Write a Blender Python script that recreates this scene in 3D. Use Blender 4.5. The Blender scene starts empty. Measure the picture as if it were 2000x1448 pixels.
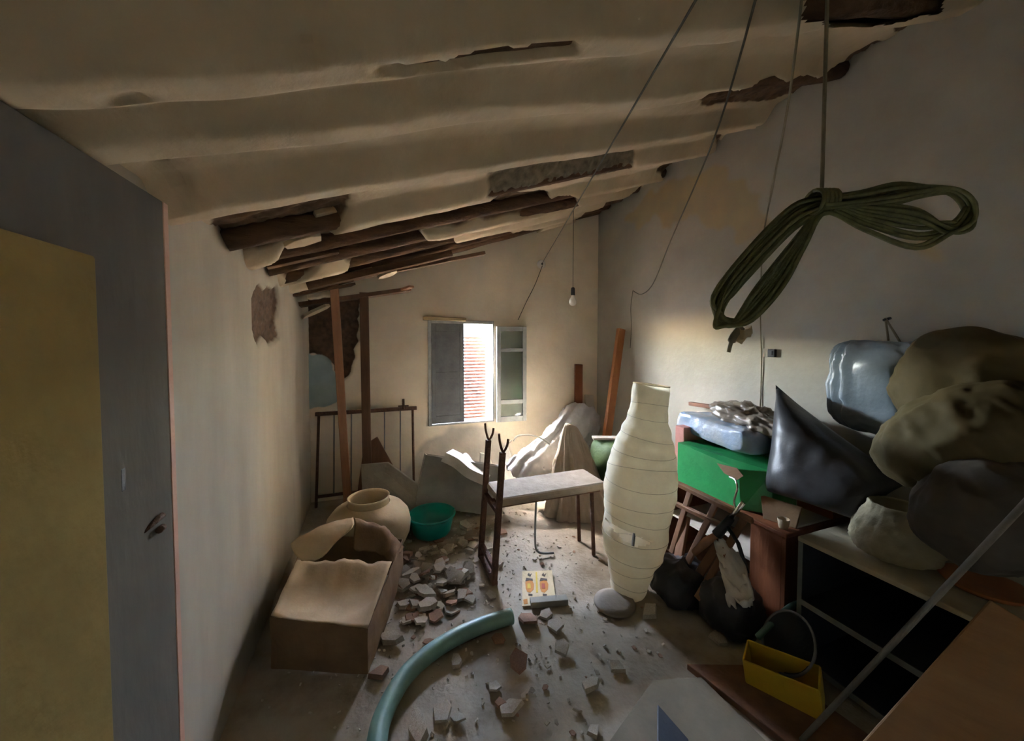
import bpy, bmesh, math, random
from mathutils import Vector, Matrix, noise
random.seed(7)
sc = bpy.context.scene
COL = sc.collection
# ------------------------------------------------------------------ camera
F_PX, PX, PY, EYE = 725.0, 1000.0, 690.0, 1.55
YAW, PITCH = math.radians(20.4), math.radians(2.0)
FW = Vector((math.sin(YAW)*math.cos(PITCH), math.cos(YAW)*math.cos(PITCH), -math.sin(PITCH)))
RT = Vector((math.cos(YAW), -math.sin(YAW), 0)); UP = RT.cross(FW)
CAM = Vector((0, 0, EYE))
cd = bpy.data.cameras.new('camera'); cam = bpy.data.objects.new('camera', cd); COL.objects.link(cam)
cd.sensor_width = 36; cd.lens = 36*F_PX/2000; cd.clip_start = 0.02
cd.shift_y = (PY-724)/2000
M = Matrix((RT, UP, -FW)).transposed().to_4x4(); M.translation = CAM
cam.matrix_world = M
sc.camera = cam
# ------------------------------------------------------------------ light
w = bpy.data.worlds.new('world'); sc.world = w; w.use_nodes = True
nt = w.node_tree; bg = nt.nodes['Background']
sky = nt.nodes.new('ShaderNodeTexSky'); sky.sky_type = 'NISHITA'
sky.sun_disc = False; sky.sun_elevation = math.radians(48); sky.sun_rotation = math.radians(-35); sky.dust_density = 1.5
nt.links.new(sky.outputs[0], bg.inputs[0]); bg.inputs[1].default_value = 4.6
sl = bpy.data.lights.new('sun', 'SUN'); sl.energy = 34; sl.angle = math.radians(0.6); sl.color = (1, .88, .72)
sun = bpy.data.objects.new('sun', sl); COL.objects.link(sun)
sun.rotation_euler = Vector((.58, -.72, -.95)).to_track_quat('-Z', 'Y').to_euler()
pl = bpy.data.lights.new('window_portal', 'AREA'); pl.shape = 'RECTANGLE'; pl.size = .76; pl.size_y = 1.14
pl.cycles.is_portal = True
po = bpy.data.objects.new('window_portal', pl); COL.objects.link(po)
po.location = (.89, 4.29, 1.18); po.rotation_euler = (math.radians(-90), 0, 0)
vs = sc.view_settings
vs.view_transform = 'Standard'; vs.look = 'None'; vs.gamma = 1; vs.use_curve_mapping = False
vs.exposure = 4.35
sc.cycles.max_bounces = 14; sc.cycles.diffuse_bounces = 10; sc.cycles.transparent_max_bounces = 16
sc.cycles.sample_clamp_indirect = 8
# ------------------------------------------------------------------ pixel -> place helpers
def ray(x, y): return FW + RT*((x-PX)/F_PX) + UP*((PY-y)/F_PX)
def P(x, y, X=None, Y=None, Z=None, D=None):
    r = ray(x, y)
    if X is not None: t = (X-CAM.x)/r.x
    elif Y is not None: t = (Y-CAM.y)/r.y
    elif Z is not None: t = (Z-CAM.z)/r.z
    else: t = D
    return CAM + r*t
XL, XR, YB, YF = -.58, 2.60, 3.95, -.75
SL = .369
def ceil_z(X): return 1.90 + SL*(X-XL)
def PC(x, y):
    r = ray(x, y); t = (1.90 - SL*XL - EYE)/(r.z - SL*r.x); return CAM + r*t
def nz(x, y=0, z=0): return noise.noise(Vector((x, y, z)))
def inside(poly, x, y):
    c = False; j = len(poly)-1
    for i in range(len(poly)):
        xi, yi = poly[i]; xj, yj = poly[j]
        if (yi > y) != (yj > y) and x < (xj-xi)*(y-yi)/(yj-yi)+xi: c = not c
        j = i
    return c
# ------------------------------------------------------------------ materials
def mat(name, c1, c2=None, rough=.8, scale=6, bump=.15, bscale=40, metal=0, stretch=(1,1,1), alpha=None, trans=0, spec=.3, c3=None):
    m = bpy.data.materials.new(name); m.use_nodes = True
    n = m.node_tree.nodes; L = m.node_tree.links
    b = n['Principled BSDF']; b.inputs['Roughness'].default_value = rough; b.inputs['Metallic'].default_value = metal
    b.inputs['Specular IOR Level'].default_value = spec
    if trans: b.inputs['Transmission Weight'].default_value = trans
    if alpha is not None: b.inputs['Alpha'].default_value = alpha
    c2 = c2 or tuple(v*.75 for v in c1)
    tc = n.new('ShaderNodeTexCoord'); mp = n.new('ShaderNodeMapping'); mp.inputs['Scale'].default_value = stretch
    L.new(tc.outputs['Object'], mp.inputs['Vector'])
    t = n.new('ShaderNodeTexNoise'); t.inputs['Scale'].default_value = scale; t.inputs['Detail'].default_value = 8; t.inputs['Roughness'].default_value = .62
    L.new(mp.outputs[0], t.inputs['Vector'])
    r = n.new('ShaderNodeValToRGB'); r.color_ramp.elements[0].position = .32; r.color_ramp.elements[1].position = .68
    r.color_ramp.elements[0].color = (*c2, 1); r.color_ramp.elements[1].color = (*c1, 1)
    if c3:
        e = r.color_ramp.elements.new(.5); e.color = (*c3, 1)
    L.new(t.outputs[0], r.inputs[0]); L.new(r.outputs[0], b.inputs['Base Color'])
    if bump:
        t2 = n.new('ShaderNodeTexNoise'); t2.inputs['Scale'].default_value = bscale; t2.inputs['Detail'].default_value = 6
        L.new(mp.outputs[0], t2.inputs['Vector'])
        bp = n.new('ShaderNodeBump'); bp.inputs['Strength'].default_value = bump; bp.inputs['Distance'].default_value = .02
        L.new(t2.outputs[0], bp.inputs['Height']); L.new(bp.outputs[0], b.inputs['Normal'])
    return m
MT = {}
def mk(k, *a, **kw): MT[k] = mat(k, *a, **kw); return MT[k]
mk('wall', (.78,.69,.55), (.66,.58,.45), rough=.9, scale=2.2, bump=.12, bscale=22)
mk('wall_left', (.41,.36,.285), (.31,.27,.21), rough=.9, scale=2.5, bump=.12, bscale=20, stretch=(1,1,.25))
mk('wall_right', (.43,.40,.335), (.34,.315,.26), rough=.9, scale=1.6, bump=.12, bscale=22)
mk('stain', (.52,.42,.24), (.44,.37,.25), rough=.95, scale=5, bump=.2)
mk('adobe', (.17,.10,.06), (.08,.05,.035), rough=1, scale=14, bump=.8, bscale=30)
mk('bluepaint', (.36,.46,.46), (.27,.36,.37), rough=.9, scale=6)
mk('damp', (.36,.34,.30), (.48,.45,.39), rough=.9, scale=5)
mk('ceil', (.62,.50,.35), (.50,.40,.265), rough=.92, scale=2.5, bump=.2, bscale=16)
mk('reed', (.20,.13,.075), (.075,.045,.025), rough=1, scale=12, bump=.8, bscale=40, stretch=(.25,1,1))
mk('greyrub', (.30,.26,.19), (.15,.12,.085), rough=1, scale=18, bump=1, bscale=45)
mk('log', (.17,.095,.05), (.06,.032,.018), rough=.95, scale=14, bump=.8, bscale=30, stretch=(.12,1,1))
mk('floor', (.40,.345,.26), (.165,.12,.07), rough=.85, scale=1.7, bump=.25, bscale=50, c3=(.33,.28,.21))
mk('woodpink', (.42,.22,.13), (.28,.14,.08), rough=.8, scale=10, stretch=(1,1,.1))
mk('wooddark', (.17,.095,.055), (.09,.05,.03), rough=.8, scale=10, stretch=(1,1,.1))
mk('woodorange', (.42,.17,.06), (.28,.10,.035), rough=.6, scale=9, stretch=(1,1,.08))
mk('woodbrown', (.20,.10,.05), (.11,.055,.03), rough=.6, scale=9, stretch=(1,1,.12))
mk('woodred', (.24,.085,.035), (.13,.045,.02), rough=.5, scale=6, stretch=(1,1,.2))
mk('woodpale', (.46,.36,.20), (.34,.26,.14), rough=.85, scale=8, stretch=(.1,1,1))
mk('plankwarm', (.30,.17,.075), (.20,.11,.05), rough=.6, scale=7, stretch=(.2,.2,1))
mk('shutter', (.17,.18,.18), (.11,.115,.12), rough=.6, scale=8)
mk('framegrey', (.42,.43,.42), (.30,.31,.31), rough=.6, scale=12)
mk('card', (.24,.15,.075), (.16,.095,.05), rough=.9, scale=4, bump=.1)  # brown darkened below the inside's: shade on the box's sides painted in
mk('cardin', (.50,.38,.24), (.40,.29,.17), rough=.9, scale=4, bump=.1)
mk('jar', (.52,.42,.28), (.42,.33,.21), rough=.7, scale=4, bump=.1)
mk('basin', (.0,.30,.23), (.0,.22,.17), rough=.35, scale=5, bump=0, spec=.5)
mk('rust', (.15,.075,.045), (.075,.04,.027), rough=.8, scale=25, bump=.5, bscale=80)
mk('pad', (.40,.315,.225), (.27,.21,.15), rough=.95, scale=9, bump=.2)
mk('greyboard', (.30,.285,.235), (.21,.20,.165), rough=.9, scale=5, bump=.15)
mk('paleboard', (.58,.54,.46), (.46,.42,.34), rough=.9, scale=6)
mk('shard', (.50,.44,.35), (.36,.30,.225), rough=.95, scale=9, bump=.5)
mk('shardred', (.34,.20,.13), (.24,.14,.09), rough=.95, scale=9, bump=.5)
mk('hose', (.17,.30,.245), (.12,.22,.18), rough=.45, scale=8, bump=.05, spec=.5)
mk('tarp', (.50,.48,.44), (.38,.36,.32), rough=.6, scale=5, bump=.1)
mk('tarpbrown', (.42,.35,.26), (.32,.26,.19), rough=.85, scale=5, bump=.1)
mk('plasticwhite', (.62,.61,.60), (.48,.47,.46), rough=.4, scale=8, bump=.3, bscale=12, spec=.6)
mk('cable', (.10,.095,.07), (.07,.065,.05), rough=.6, bump=0)
mk('cablepale', (.24,.21,.14), (.18,.16,.11), rough=.7, bump=0)
mk('hoopwire', (.46,.40,.29), (.38,.33,.24), rough=.7, bump=0)
mk('rope', (.17,.17,.075), (.10,.105,.05), rough=.7, scale=30, bump=.3)
mk('black', (.022,.024,.028), (.014,.015,.018), rough=.5, scale=8)
mk('navy', (.035,.042,.055), (.02,.024,.033), rough=.55, scale=5)
mk('cabtop', (.38,.34,.24), (.28,.25,.18), rough=.6, scale=5)
mk('cabedge', (.17,.17,.145), (.12,.12,.105), rough=.6, scale=6)
mk('bagdark', (.040,.039,.042), (.026,.025,.026), rough=.42, scale=5, bump=.2, bscale=14, spec=.4)
mk('bagolive', (.105,.082,.038), (.07,.054,.026), rough=.7, spec=.12, scale=4, bump=.3, bscale=9)
mk('baggrey', (.09,.078,.06), (.06,.05,.04), rough=.65, spec=.15, scale=4, bump=.3, bscale=9)
mk('bagblue', (.22,.27,.31), (.13,.17,.21), rough=.35, scale=4, bump=.3, bscale=9, spec=.5)
mk('green', (.03,.31,.09), (.02,.22,.065), rough=.3, scale=6, bump=.1, spec=.5)
mk('greendark', (.06,.10,.035), (.035,.06,.02), rough=.7, scale=6)
mk('blueplastic', (.22,.33,.48), (.36,.38,.40), rough=.25, scale=7, bump=.4, bscale=14, spec=.6)
mk('brownplastic', (.24,.195,.15), (.14,.11,.085), rough=.3, scale=8, bump=.4, bscale=14, spec=.6)
mk('pink', (.50,.22,.18), (.42,.17,.14), rough=.7)
mk('chrome', (.75,.75,.74), (.55,.55,.54), rough=.25, metal=1, bump=0)
mk('steel', (.28,.28,.28), (.18,.18,.18), rough=.5, metal=.7)
mk('yellow', (.62,.42,.03), (.48,.31,.02), rough=.4, scale=5, bump=.05)
mk('tape', (.22,.12,.06), (.16,.085,.04), rough=.7)
mk('orange', (.40,.15,.05), (.3,.1,.03), rough=.6)
mk('door', (.15,.135,.115), (.11,.10,.085), rough=.95, spec=.05, scale=3, stretch=(1,1,.3))
mk('dooredge', (.55,.33,.24), (.42,.24,.18), rough=.7)
mk('panelyellow', (.27,.19,.065), (.20,.14,.05), rough=.95, spec=.1, scale=3)
mk('cardprint', (.62,.50,.30), (.50,.39,.21), rough=.7)
mk('inkdark', (.07,.05,.035), rough=.8, bump=0)
mk('inkorange', (.55,.22,.04), rough=.8, bump=0)
mk('inkyellow', (.65,.45,.06), rough=.8, bump=0)
mk('inkred', (.42,.09,.05), rough=.8, bump=0)
mk('floorboard', (.24,.205,.145), (.17,.145,.10), rough=.9)
mk('polegrey', (.20,.19,.165), (.14,.13,.11), rough=.6)
mk('basebrown', (.24,.20,.15), (.18,.15,.11), rough=.7)
mk('white', (.72,.70,.65), (.60,.57,.50), rough=.7)
mk('ground', (.22,.20,.17), (.17,.15,.13), rough=.9)
mk('facade', (.6,.57,.53), (.5,.47,.43), rough=.9)
mk('rooftile', (.45,.20,.11), (.33,.14,.08), rough=.9)
def glassmat(name, col, alpha):
    m = bpy.data.materials.new(name); m.use_nodes = True; n = m.node_tree.nodes; L = m.node_tree.links
    o = n['Material Output']; n.remove(n['Principled BSDF'])
    tr = n.new('ShaderNodeBsdfTransparent'); gl = n.new('ShaderNodeBsdfGlossy'); mx = n.new('ShaderNodeMixShader'); fr = n.new('ShaderNodeFresnel')
    gl.inputs['Roughness'].default_value = .08; tr.inputs[0].default_value = (*col, 1)
    L.new(fr.outputs[0], mx.inputs[0]); L.new(tr.outputs[0], mx.inputs[1]); L.new(gl.outputs[0], mx.inputs[2]); L.new(mx.outputs[0], o.inputs[0])
    MT[name] = m
glassmat('glass', (.80,.86,.86), .2)
def translucent(name, c, c2, w=.5, scale=8, bump=.2):
    m = mat(name, c, c2, rough=.7, scale=scale, bump=bump); n = m.node_tree.nodes; L = m.node_tree.links
    b = n['Principled BSDF']; t = n.new('ShaderNodeBsdfTranslucent'); mx = n.new('ShaderNodeMixShader'); mx.inputs[0].default_value = w
    col = b.inputs['Base Color'].links[0].from_socket; L.new(col, t.inputs[0])
    L.new(b.outputs[0], mx.inputs[1]); L.new(t.outputs[0], mx.inputs[2]); L.new(mx.outputs[0], n['Material Output'].inputs[0]); MT[name] = m
translucent('paper', (.86,.79,.62), (.78,.70,.53), .45, 10, .12)
translucent('slat', (.085,.032,.024), (.06,.024,.018), .003, 8, 0)
translucent('clearbag', (.42,.37,.24), (.33,.29,.19), .4, 8, .4)
def layered(k, *layers):
    """blend further plaster / earth colours into a material where the mesh's 'mask' attribute says so"""
    m = MT[k]; n = m.node_tree.nodes; L = m.node_tree.links; b = n['Principled BSDF']
    at = n.new('ShaderNodeAttribute'); at.attribute_name = 'mask'; sp = n.new('ShaderNodeSeparateColor'); L.new(at.outputs['Color'], sp.inputs[0])
    tc = n.new('ShaderNodeTexCoord')
    for ch, c1, c2, sca, lo, hi in layers:
        cur = b.inputs['Base Color'].links[0].from_socket
        t = n.new('ShaderNodeTexNoise'); t.inputs['Scale'].default_value = sca; t.inputs['Detail'].default_value = 8; L.new(tc.outputs['Object'], t.inputs['Vector'])
        r = n.new('ShaderNodeValToRGB'); r.color_ramp.elements[0].position = .3; r.color_ramp.elements[1].position = .7; r.color_ramp.elements[0].color = (*c2, 1); r.color_ramp.elements[1].color = (*c1, 1); L.new(t.outputs[0], r.inputs[0])
        a = n.new('ShaderNodeMapRange'); a.inputs[1].default_value = lo; a.inputs[2].default_value = hi; L.new(sp.outputs[ch], a.inputs[0])
        mx = n.new('ShaderNodeMix'); mx.data_type = 'RGBA'; L.new(a.outputs[0], mx.inputs[0]); L.new(cur, mx.inputs[6]); L.new(r.outputs[0], mx.inputs[7]); L.new(mx.outputs[2], b.inputs['Base Color'])
AD = ((.15,.09,.055), (.07,.045,.03), 22)
layered('wall', (0, *AD, .35, .65), (1, (.36,.46,.46), (.27,.36,.37), 6, .3, .7), (2, (.40,.37,.32), (.52,.48,.41), 5, .1, .9))
layered('wall_left', (0, *AD, .3, .7))
layered('wall_right', (0, (.44,.35,.20), (.37,.31,.21), 5, .1, .9))
layered('ceil', (0, (.19,.12,.07), (.07,.042,.024), 14, .3, .6), (1, (.28,.24,.17), (.13,.105,.075), 24, .3, .7))
import numpy as np
def blur(a, k=1):
    for _ in range(k):
        p = np.pad(a, 1, mode='edge'); a = sum(p[i:i+a.shape[0], j:j+a.shape[1]] for i in range(3) for j in range(3))/9
    return a
def mask(o, *chans):
    at = o.data.color_attributes.new('mask', 'FLOAT_COLOR', 'POINT'); z = np.zeros_like(chans[0])
    ch = [c.ravel() for c in chans]+[z.ravel()]*(3-len(chans))+[np.ones(z.size)]
    at.data.foreach_set('color', np.stack(ch, 1).astype(np.float32).ravel())
# ------------------------------------------------------------------ mesh helpers
class MB:
    def __init__(s): s.v = []; s.f = []; s.m = []
    def add(s, vs, fs, mi=0):
        o = len(s.v); s.v += [Vector(v) for v in vs]; s.f += [tuple(i+o for i in f) for f in fs]; s.m += [mi]*len(fs); return s
    def box(s, c, size, R=None, mi=0):
        c = Vector(c); hx, hy, hz = [k/2 for k in size]
        vs = [Vector((sx*hx, sy*hy, sz*hz)) for sx in (-1,1) for sy in (-1,1) for sz in (-1,1)]
        if R: vs = [R @ v for v in vs]
        return s.add([c+v for v in vs], [(0,1,3,2),(4,6,7,5),(0,4,5,1),(2,3,7,6),(0,2,6,4),(1,5,7,3)], mi)
    def bb(s, x0, x1, y0, y1, z0, z1, mi=0): return s.box(((x0+x1)/2,(y0+y1)/2,(z0+z1)/2), (x1-x0,y1-y0,z1-z0), None, mi)
    def beam(s, a, b, wd, th, up=(0,0,1), mi=0):
        a = Vector(a); b = Vector(b); d = (b-a); l = d.length; d.normalize(); up = Vector(up)
        if abs(d.dot(up)) > .98: up = Vector((1,0,0))
        x = d.cross(up).normalized(); y = x.cross(d)
        return s.box((a+b)/2, (wd, l, th), Matrix((x, d, y)).transposed(), mi)
    def tube(s, pts, r, n=10, mi=0, cap=True):
        pts = [Vector(p) for p in pts]; k = len(pts); rs = r if isinstance(r, (list,tuple)) else [r]*k
        prev = None; vs = []
        for i, p in enumerate(pts):
            t = (pts[min(i+1,k-1)]-pts[max(i-1,0)]).normalized()
            if prev is None:
                a = Vector((0,0,1)) if abs(t.z) < .9 else Vector((1,0,0)); x = t.cross(a).normalized()
            else: x = (prev - t*prev.dot(t)).normalized()
            prev = x; y = t.cross(x)
            vs += [p + (x*math.cos(2*math.pi*j/n)+y*math.sin(2*math.pi*j/n))*rs[i] for j in range(n)]
        fs = [(i*n+j, i*n+(j+1)%n, (i+1)*n+(j+1)%n, (i+1)*n+j) for i in range(k-1) for j in range(n)]
        if cap: fs += [tuple(range(n-1,-1,-1)), tuple(range((k-1)*n, k*n))]
        return s.add(vs, fs, mi)
    def lathe(s, prof, c=(0,0,0), R=None, n=32, mi=0, fn=None):
        c = Vector(c); vs = []
        for i, (r, z) in enumerate(prof):
            for j in range(n):
                a = 2*math.pi*j/n; rr = r*(fn(a, z) if fn else 1)
                v = Vector((rr*math.cos(a), rr*math.sin(a), z)); vs.append(c + (R @ v if R else v))
        fs = [(i*n+j, i*n+(j+1)%n, (i+1)*n+(j+1)%n, (i+1)*n+j) for i in range(len(prof)-1) for j in range(n)]
        return s.add(vs, fs, mi)
    def grid(s, fn, nu, nv, mi=0, closed=False):
        vs = [fn(i/nu, j/nv) for i in range(nu+1) for j in range(nv+1)]
        return s.add(vs, [(i*(nv+1)+j, (i+1)*(nv+1)+j, (i+1)*(nv+1)+j+1, i*(nv+1)+j+1) for i in range(nu) for j in range(nv)], mi)
    def prism(s, poly, d, mi=0):
        n = len(poly); d = Vector(d); vs = [Vector(p) for p in poly]; vs += [v+d for v in vs]
        return s.add(vs, [tuple(range(n-1,-1,-1)), tuple(range(n,2*n))]+[(i,(i+1)%n,n+(i+1)%n,n+i) for i in range(n)], mi)
    def build(s, name, m, parent=None, smooth=False, bevel=0, solid=0, sub=0):
        me = bpy.data.meshes.new(name); me.from_pydata([tuple(v) for v in s.v], [], s.f)
        for k in (m if isinstance(m, (list,tuple)) else [m]): me.materials.append(MT[k])
        if isinstance(m, (list,tuple)): me.polygons.foreach_set('material_index', s.m)
        bm = bmesh.new(); bm.from_mesh(me); bmesh.ops.recalc_face_normals(bm, faces=bm.faces); bm.to_mesh(me); bm.free()
        if smooth: me.polygons.foreach_set('use_smooth', [True]*len(me.polygons))
        o = bpy.data.objects.new(name, me); COL.objects.link(o)
        if parent is not None:
            o.parent = parent; o.matrix_parent_inverse = Matrix.Translation(-parent.location)
        if solid: md = o.modifiers.new('solid', 'SOLIDIFY'); md.thickness = solid; md.offset = 0
        if bevel: md = o.modifiers.new('bevel', 'BEVEL'); md.width = bevel; md.segments = 2; md.limit_method = 'ANGLE'
        if sub: md = o.modifiers.new('sub', 'SUBSURF'); md.levels = sub; md.render_levels = sub
        return o
def tag(o, label, cat, group=None):
    o['label'] = label; o['category'] = cat
    if group: o['group'] = group
    return o
def thing(name, label, cat, loc=(0,0,0), group=None):
    o = bpy.data.objects.new(name, None); COL.objects.link(o); o.location = loc; o.empty_display_size = .05
    return tag(o, label, cat, group)
def struct(o): o['kind'] = 'structure'; return o
def catmull(pts, n):
    pts = [Vector(p) for p in pts]; out = []
    for i in range(len(pts)-1):
        p0 = pts[max(i-1,0)]; p1 = pts[i]; p2 = pts[i+1]; p3 = pts[min(i+2,len(pts)-1)]
        for k in range(n):
            t = k/n; out.append(.5*((2*p1)+(p2-p0)*t+(2*p0-5*p1+4*p2-p3)*t*t+(3*p1-p0-3*p2+p3)*t**3))
    return out+[pts[-1]]
def net(rows, nu, nv, fold=0, fs=6, seed=0, pleat=None):
    """smooth sheet through a grid of control points"""
    cols = [catmull(r, nv) for r in rows]; m = len(cols[0])
    lines = [catmull([c[j] for c in cols], nu) for j in range(m)]; k = len(lines[0])
    b = MB(); vs = []
    for i in range(k):
        for j in range(m):
            p = lines[j][i].copy()
            if fold:
                e = nz(p.x*fs+seed, p.y*fs, p.z*fs)*.7+.8*(.5-abs(nz(p.x*fs*1.7+seed, p.y*fs*1.7, p.z*fs*1.7))*2)+.3*(.5-abs(nz(p.x*fs*4, p.y*fs*4+seed, p.z*fs*4))*2)
                p += Vector((nz(p.y*fs+seed, p.z*fs)*.5, e*.6, e))*fold
            if pleat: p += Vector((.2,-.6,.75))*pleat[1]*math.sin(6.283*pleat[0]*i/k+2.2*nz(j*.06+seed, i*.03))
            vs.append(p)
    b.add(vs, [(i*m+j, (i+1)*m+j, (i+1)*m+j+1, i*m+j+1) for i in range(k-1) for j in range(m-1)])
    return b
def blob(c, rad, R=None, p=2.4, fold=.03, fs=5, seed=0, n=40, ribs=0, flat=None):
    """bulging sack: rounded super-ellipsoid with creases"""
    b = MB(); c = Vector(c); vs = []; m = n*2
    sg = lambda v, e: math.copysign(abs(v)**e, v)
    for i in range(n+1):
        a = -math.pi/2 + math.pi*i/n
        for j in range(m):
            t = 2*math.pi*j/m; e = 2/p
            v = Vector((rad[0]*sg(math.cos(a),e)*sg(math.cos(t),e), rad[1]*sg(math.cos(a),e)*sg(math.sin(t),e), rad[2]*sg(math.sin(a),e)))
            d = v.normalized()
            q = v*fs + Vector((seed, seed*2, 0))
            cr = 1-abs(noise.noise(q))*2; cr2 = nz(q.x*2.3, q.y*2.3, q.z*2.3)+.7*(.5-abs(nz(q.x*3.1, q.y*2.2, q.z*4.2))*2)
            v += d*(fold*(cr*.8+cr2*.5) - fold*.4)
            if ribs: v += d*fold*.7*math.sin(t*ribs+nz(a*3)*2)*max(0, math.cos(a))
            w = c + (R @ v if R else v)
            if flat is not None and w.z < flat: w.z = flat + .004*nz(w.x*9, w.y*9)
            vs.append(w)
    b.add(vs, [(i*m+j, i*m+(j+1)%m, (i+1)*m+(j+1)%m, (i+1)*m+j) for i in range(n) for j in range(m)])
    return b
def pillow(corners, thick, n=26, fold=.02, fs=6, seed=0, nrm=None):
    a, bq, c, d = [Vector(k) for k in corners]; nn = Vector(nrm) if nrm else (bq-a).cross(d-a).normalized()
    b = MB()
    for sgn in (1, -1):
        def fn(u, v):
            p = a*(1-u)*(1-v)+bq*u*(1-v)+c*u*v+d*(1-u)*v
            U, V = 2*u-1, 2*v-1
            ctr = (a+bq+c+d)/4; pull = .10*(1-U*U)*abs(V)**3+.10*(1-V*V)*abs(U)**3
            p = p + (ctr-p)*pull
            h = max(0,(1-U**4)*(1-V**4))**.5*thick*.5
            e = nz(p.x*fs+seed, p.y*fs, p.z*fs)+.6*(1-abs(nz(p.x*fs*2, p.y*fs*2+seed, p.z*fs*2))*2)
            return p + nn*sgn*(h*(1+.0*e)) + nn*sgn*fold*e*min(1, h/thick*3)
        b.grid(fn, n, n)
    return b
def eul(x, y, z): return Matrix.Rotation(z,3,'Z') @ Matrix.Rotation(y,3,'Y') @ Matrix.Rotation(x,3,'X')
# ================================================================== STRUCTURE
b = MB()
NX, NY = 150, 210
def flo(u, v):
    x = XL-.25+(XR-XL+.5)*u; y = YF-.2+(YB-YF+.45)*v
    return Vector((x, y, .006*nz(x*3, y*3)+.003*nz(x*11, y*11)-.006))
b.grid(flo, NX, NY); struct(b.build('floor', 'floor', smooth=True))
# left wall
def polyLW(pp): return [((q:=P(x, y, X=XL)).y, q.z) for x, y in pp]
lw_patch = polyLW([(492,590),(500,560),(540,562),(546,590),(540,620),(545,660),(528,672),(515,655),(505,682),(492,640)])
b = MB(); ny, nzv = 420, 190
ys = [YF+(YB+.08-YF)*i/ny for i in range(ny+1)]; zs = [2.14*j/nzv-.04 for j in range(nzv+1)]
m0 = blur(np.array([[float(inside(lw_patch, y+.02*nz(y*12, z*9), z+.035*nz(y*11+4, z*7))) for z in zs] for y in ys]), 1)
vs = [(XL - m0[i,j]*(.03+.012*nz(y*40, z*40)) + .008*nz(y*1.6, z*1.6) + .004*nz(y*6, z*2) + .012*math.exp(-((y-3.05-.03*nz(z*2))/.05)**2), y, z) for i, y in enumerate(ys) for j, z in enumerate(zs)]
b.add(vs, [(i*(nzv+1)+j, (i+1)*(nzv+1)+j, (i+1)*(nzv+1)+j+1, i*(nzv+1)+j+1) for i in range(ny) for j in range(nzv)])
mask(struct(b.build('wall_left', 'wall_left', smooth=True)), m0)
# back wall with the window hole
WX0, WX1, WZ0, WZ1 = .53, 1.25, .64, 1.76
def polyBW(pp): return [((q:=P(x, y, Y=YB)).x, q.z) for x, y in pp]
bw_patch = polyBW([(590,585),(702,580),(700,640),(692,700),(680,735),(664,742),(645,705),(614,692),(590,690)])
bw_blue = polyBW([(590,688),(614,690),(645,704),(664,742),(658,790),(590,800)])
bw_damp = polyBW([(760,960),(800,900),(850,850),(900,832),(960,835),(1000,880),(1000,960)])
bw_mould = polyBW([(720,590),(800,575),(930,520),(960,525),(900,590),(800,620),(730,640)])
nx, nzv = 300, 300; b = MB()
xs = sorted(set([XL-.08+(XR-XL+.16)*i/nx for i in range(nx+1)] + [WX0, WX1])); zs = sorted(set([3.25*j/nzv-.04 for j in range(nzv+1)]+[WZ0, WZ1]))
def pm(poly, a, fr): return np.array([[float(inside(poly, x+a*nz(x*fr, z*fr)+a*.3*nz(x*fr*4, z*fr*4), z+a*nz(x*fr+7, z*fr)+a*.3*nz(x*fr*4+3, z*fr*4))) for z in zs] for x in xs])
m0, m1, m2 = blur(pm(bw_patch, .03, 14), 1), blur(pm(bw_blue, .03, 10), 1), blur(pm(bw_damp, .07, 7), 5)
vs = [(x, YB + m0[i,j]*(.035+.012*nz(x*40, z*40)) + .008*nz(x*1.6, z*1.6) + .003*nz(x*6, z*6), z) for i, x in enumerate(xs) for j, z in enumerate(zs)]; fs = []; k = len(zs)
for i in range(len(xs)-1):
    for j in range(len(zs)-1):
        cx, cz = (xs[i]+xs[i+1])/2, (zs[j]+zs[j+1])/2
        if WX0 < cx < WX1 and WZ0 < cz < WZ1 or cz > ceil_z(cx)+.12: continue
        fs.append((i*k+j, (i+1)*k+j, (i+1)*k+j+1, i*k+j+1))
b.add(vs, fs); wb = struct(b.build('wall_back', 'wall', smooth=True)); mask(wb, m0, m1, m2)
b = MB()   # reveals and outer thickness
T = .30
b.bb(WX0-.3, WX0, YB+.02, YB+T, WZ0-.3, WZ1+.3); b.bb(WX1, WX1+.3, YB+.02, YB+T, WZ0-.3, WZ1+.3)
b.bb(WX0, WX1, YB+.02, YB+T, WZ1, WZ1+.3); b.bb(WX0, WX1, YB+.02, YB+T, WZ0-.3, WZ0)
b.build('reveal', 'wall', wb)
# right wall
def polyRW(pp): return [((q:=P(x, y, X=XR)).y, q.z) for x, y in pp]
rw_st = polyRW([(1215,430),(1262,383),(1330,345),(1400,330),(1450,350),(1490,390),(1500,440),(1478,480),(1440,462),(1420,430),(1390,450),(1370,430),(1340,425),(1300,450),(1285,420),(1250,445)])
rw_st2 = polyRW([(1770,460),(1830,470),(1830,510),(1780,500)])
rw_brick = polyRW([(1590,170),(1700,120),(1850,85),(1840,120),(1760,160),(1680,180),(1600,200)])
ny, nzv = 420, 290; b = MB()
xs = [YF+(YB+.08-YF)*i/ny for i in range(ny+1)]; zs = [3.25*j/nzv-.04 for j in range(nzv+1)]
m0 = blur(np.maximum(pm(rw_st, .08, 7), pm(rw_st2, .06, 7)), 3)
b.add([(XR+.008*nz(y*1.5, z*1.5)+.003*nz(y*6, z*6), y, z) for y in xs for z in zs], [(i*(nzv+1)+j, (i+1)*(nzv+1)+j, (i+1)*(nzv+1)+j+1, i*(nzv+1)+j+1) for i in range(ny) for j in range(nzv)])
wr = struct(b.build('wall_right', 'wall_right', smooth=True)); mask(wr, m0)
b = MB(); b.bb(XL-.1, XR+.1, YF-.1, YF, -.05, 3.3); struct(b.build('wall_front', 'wall'))
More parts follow.
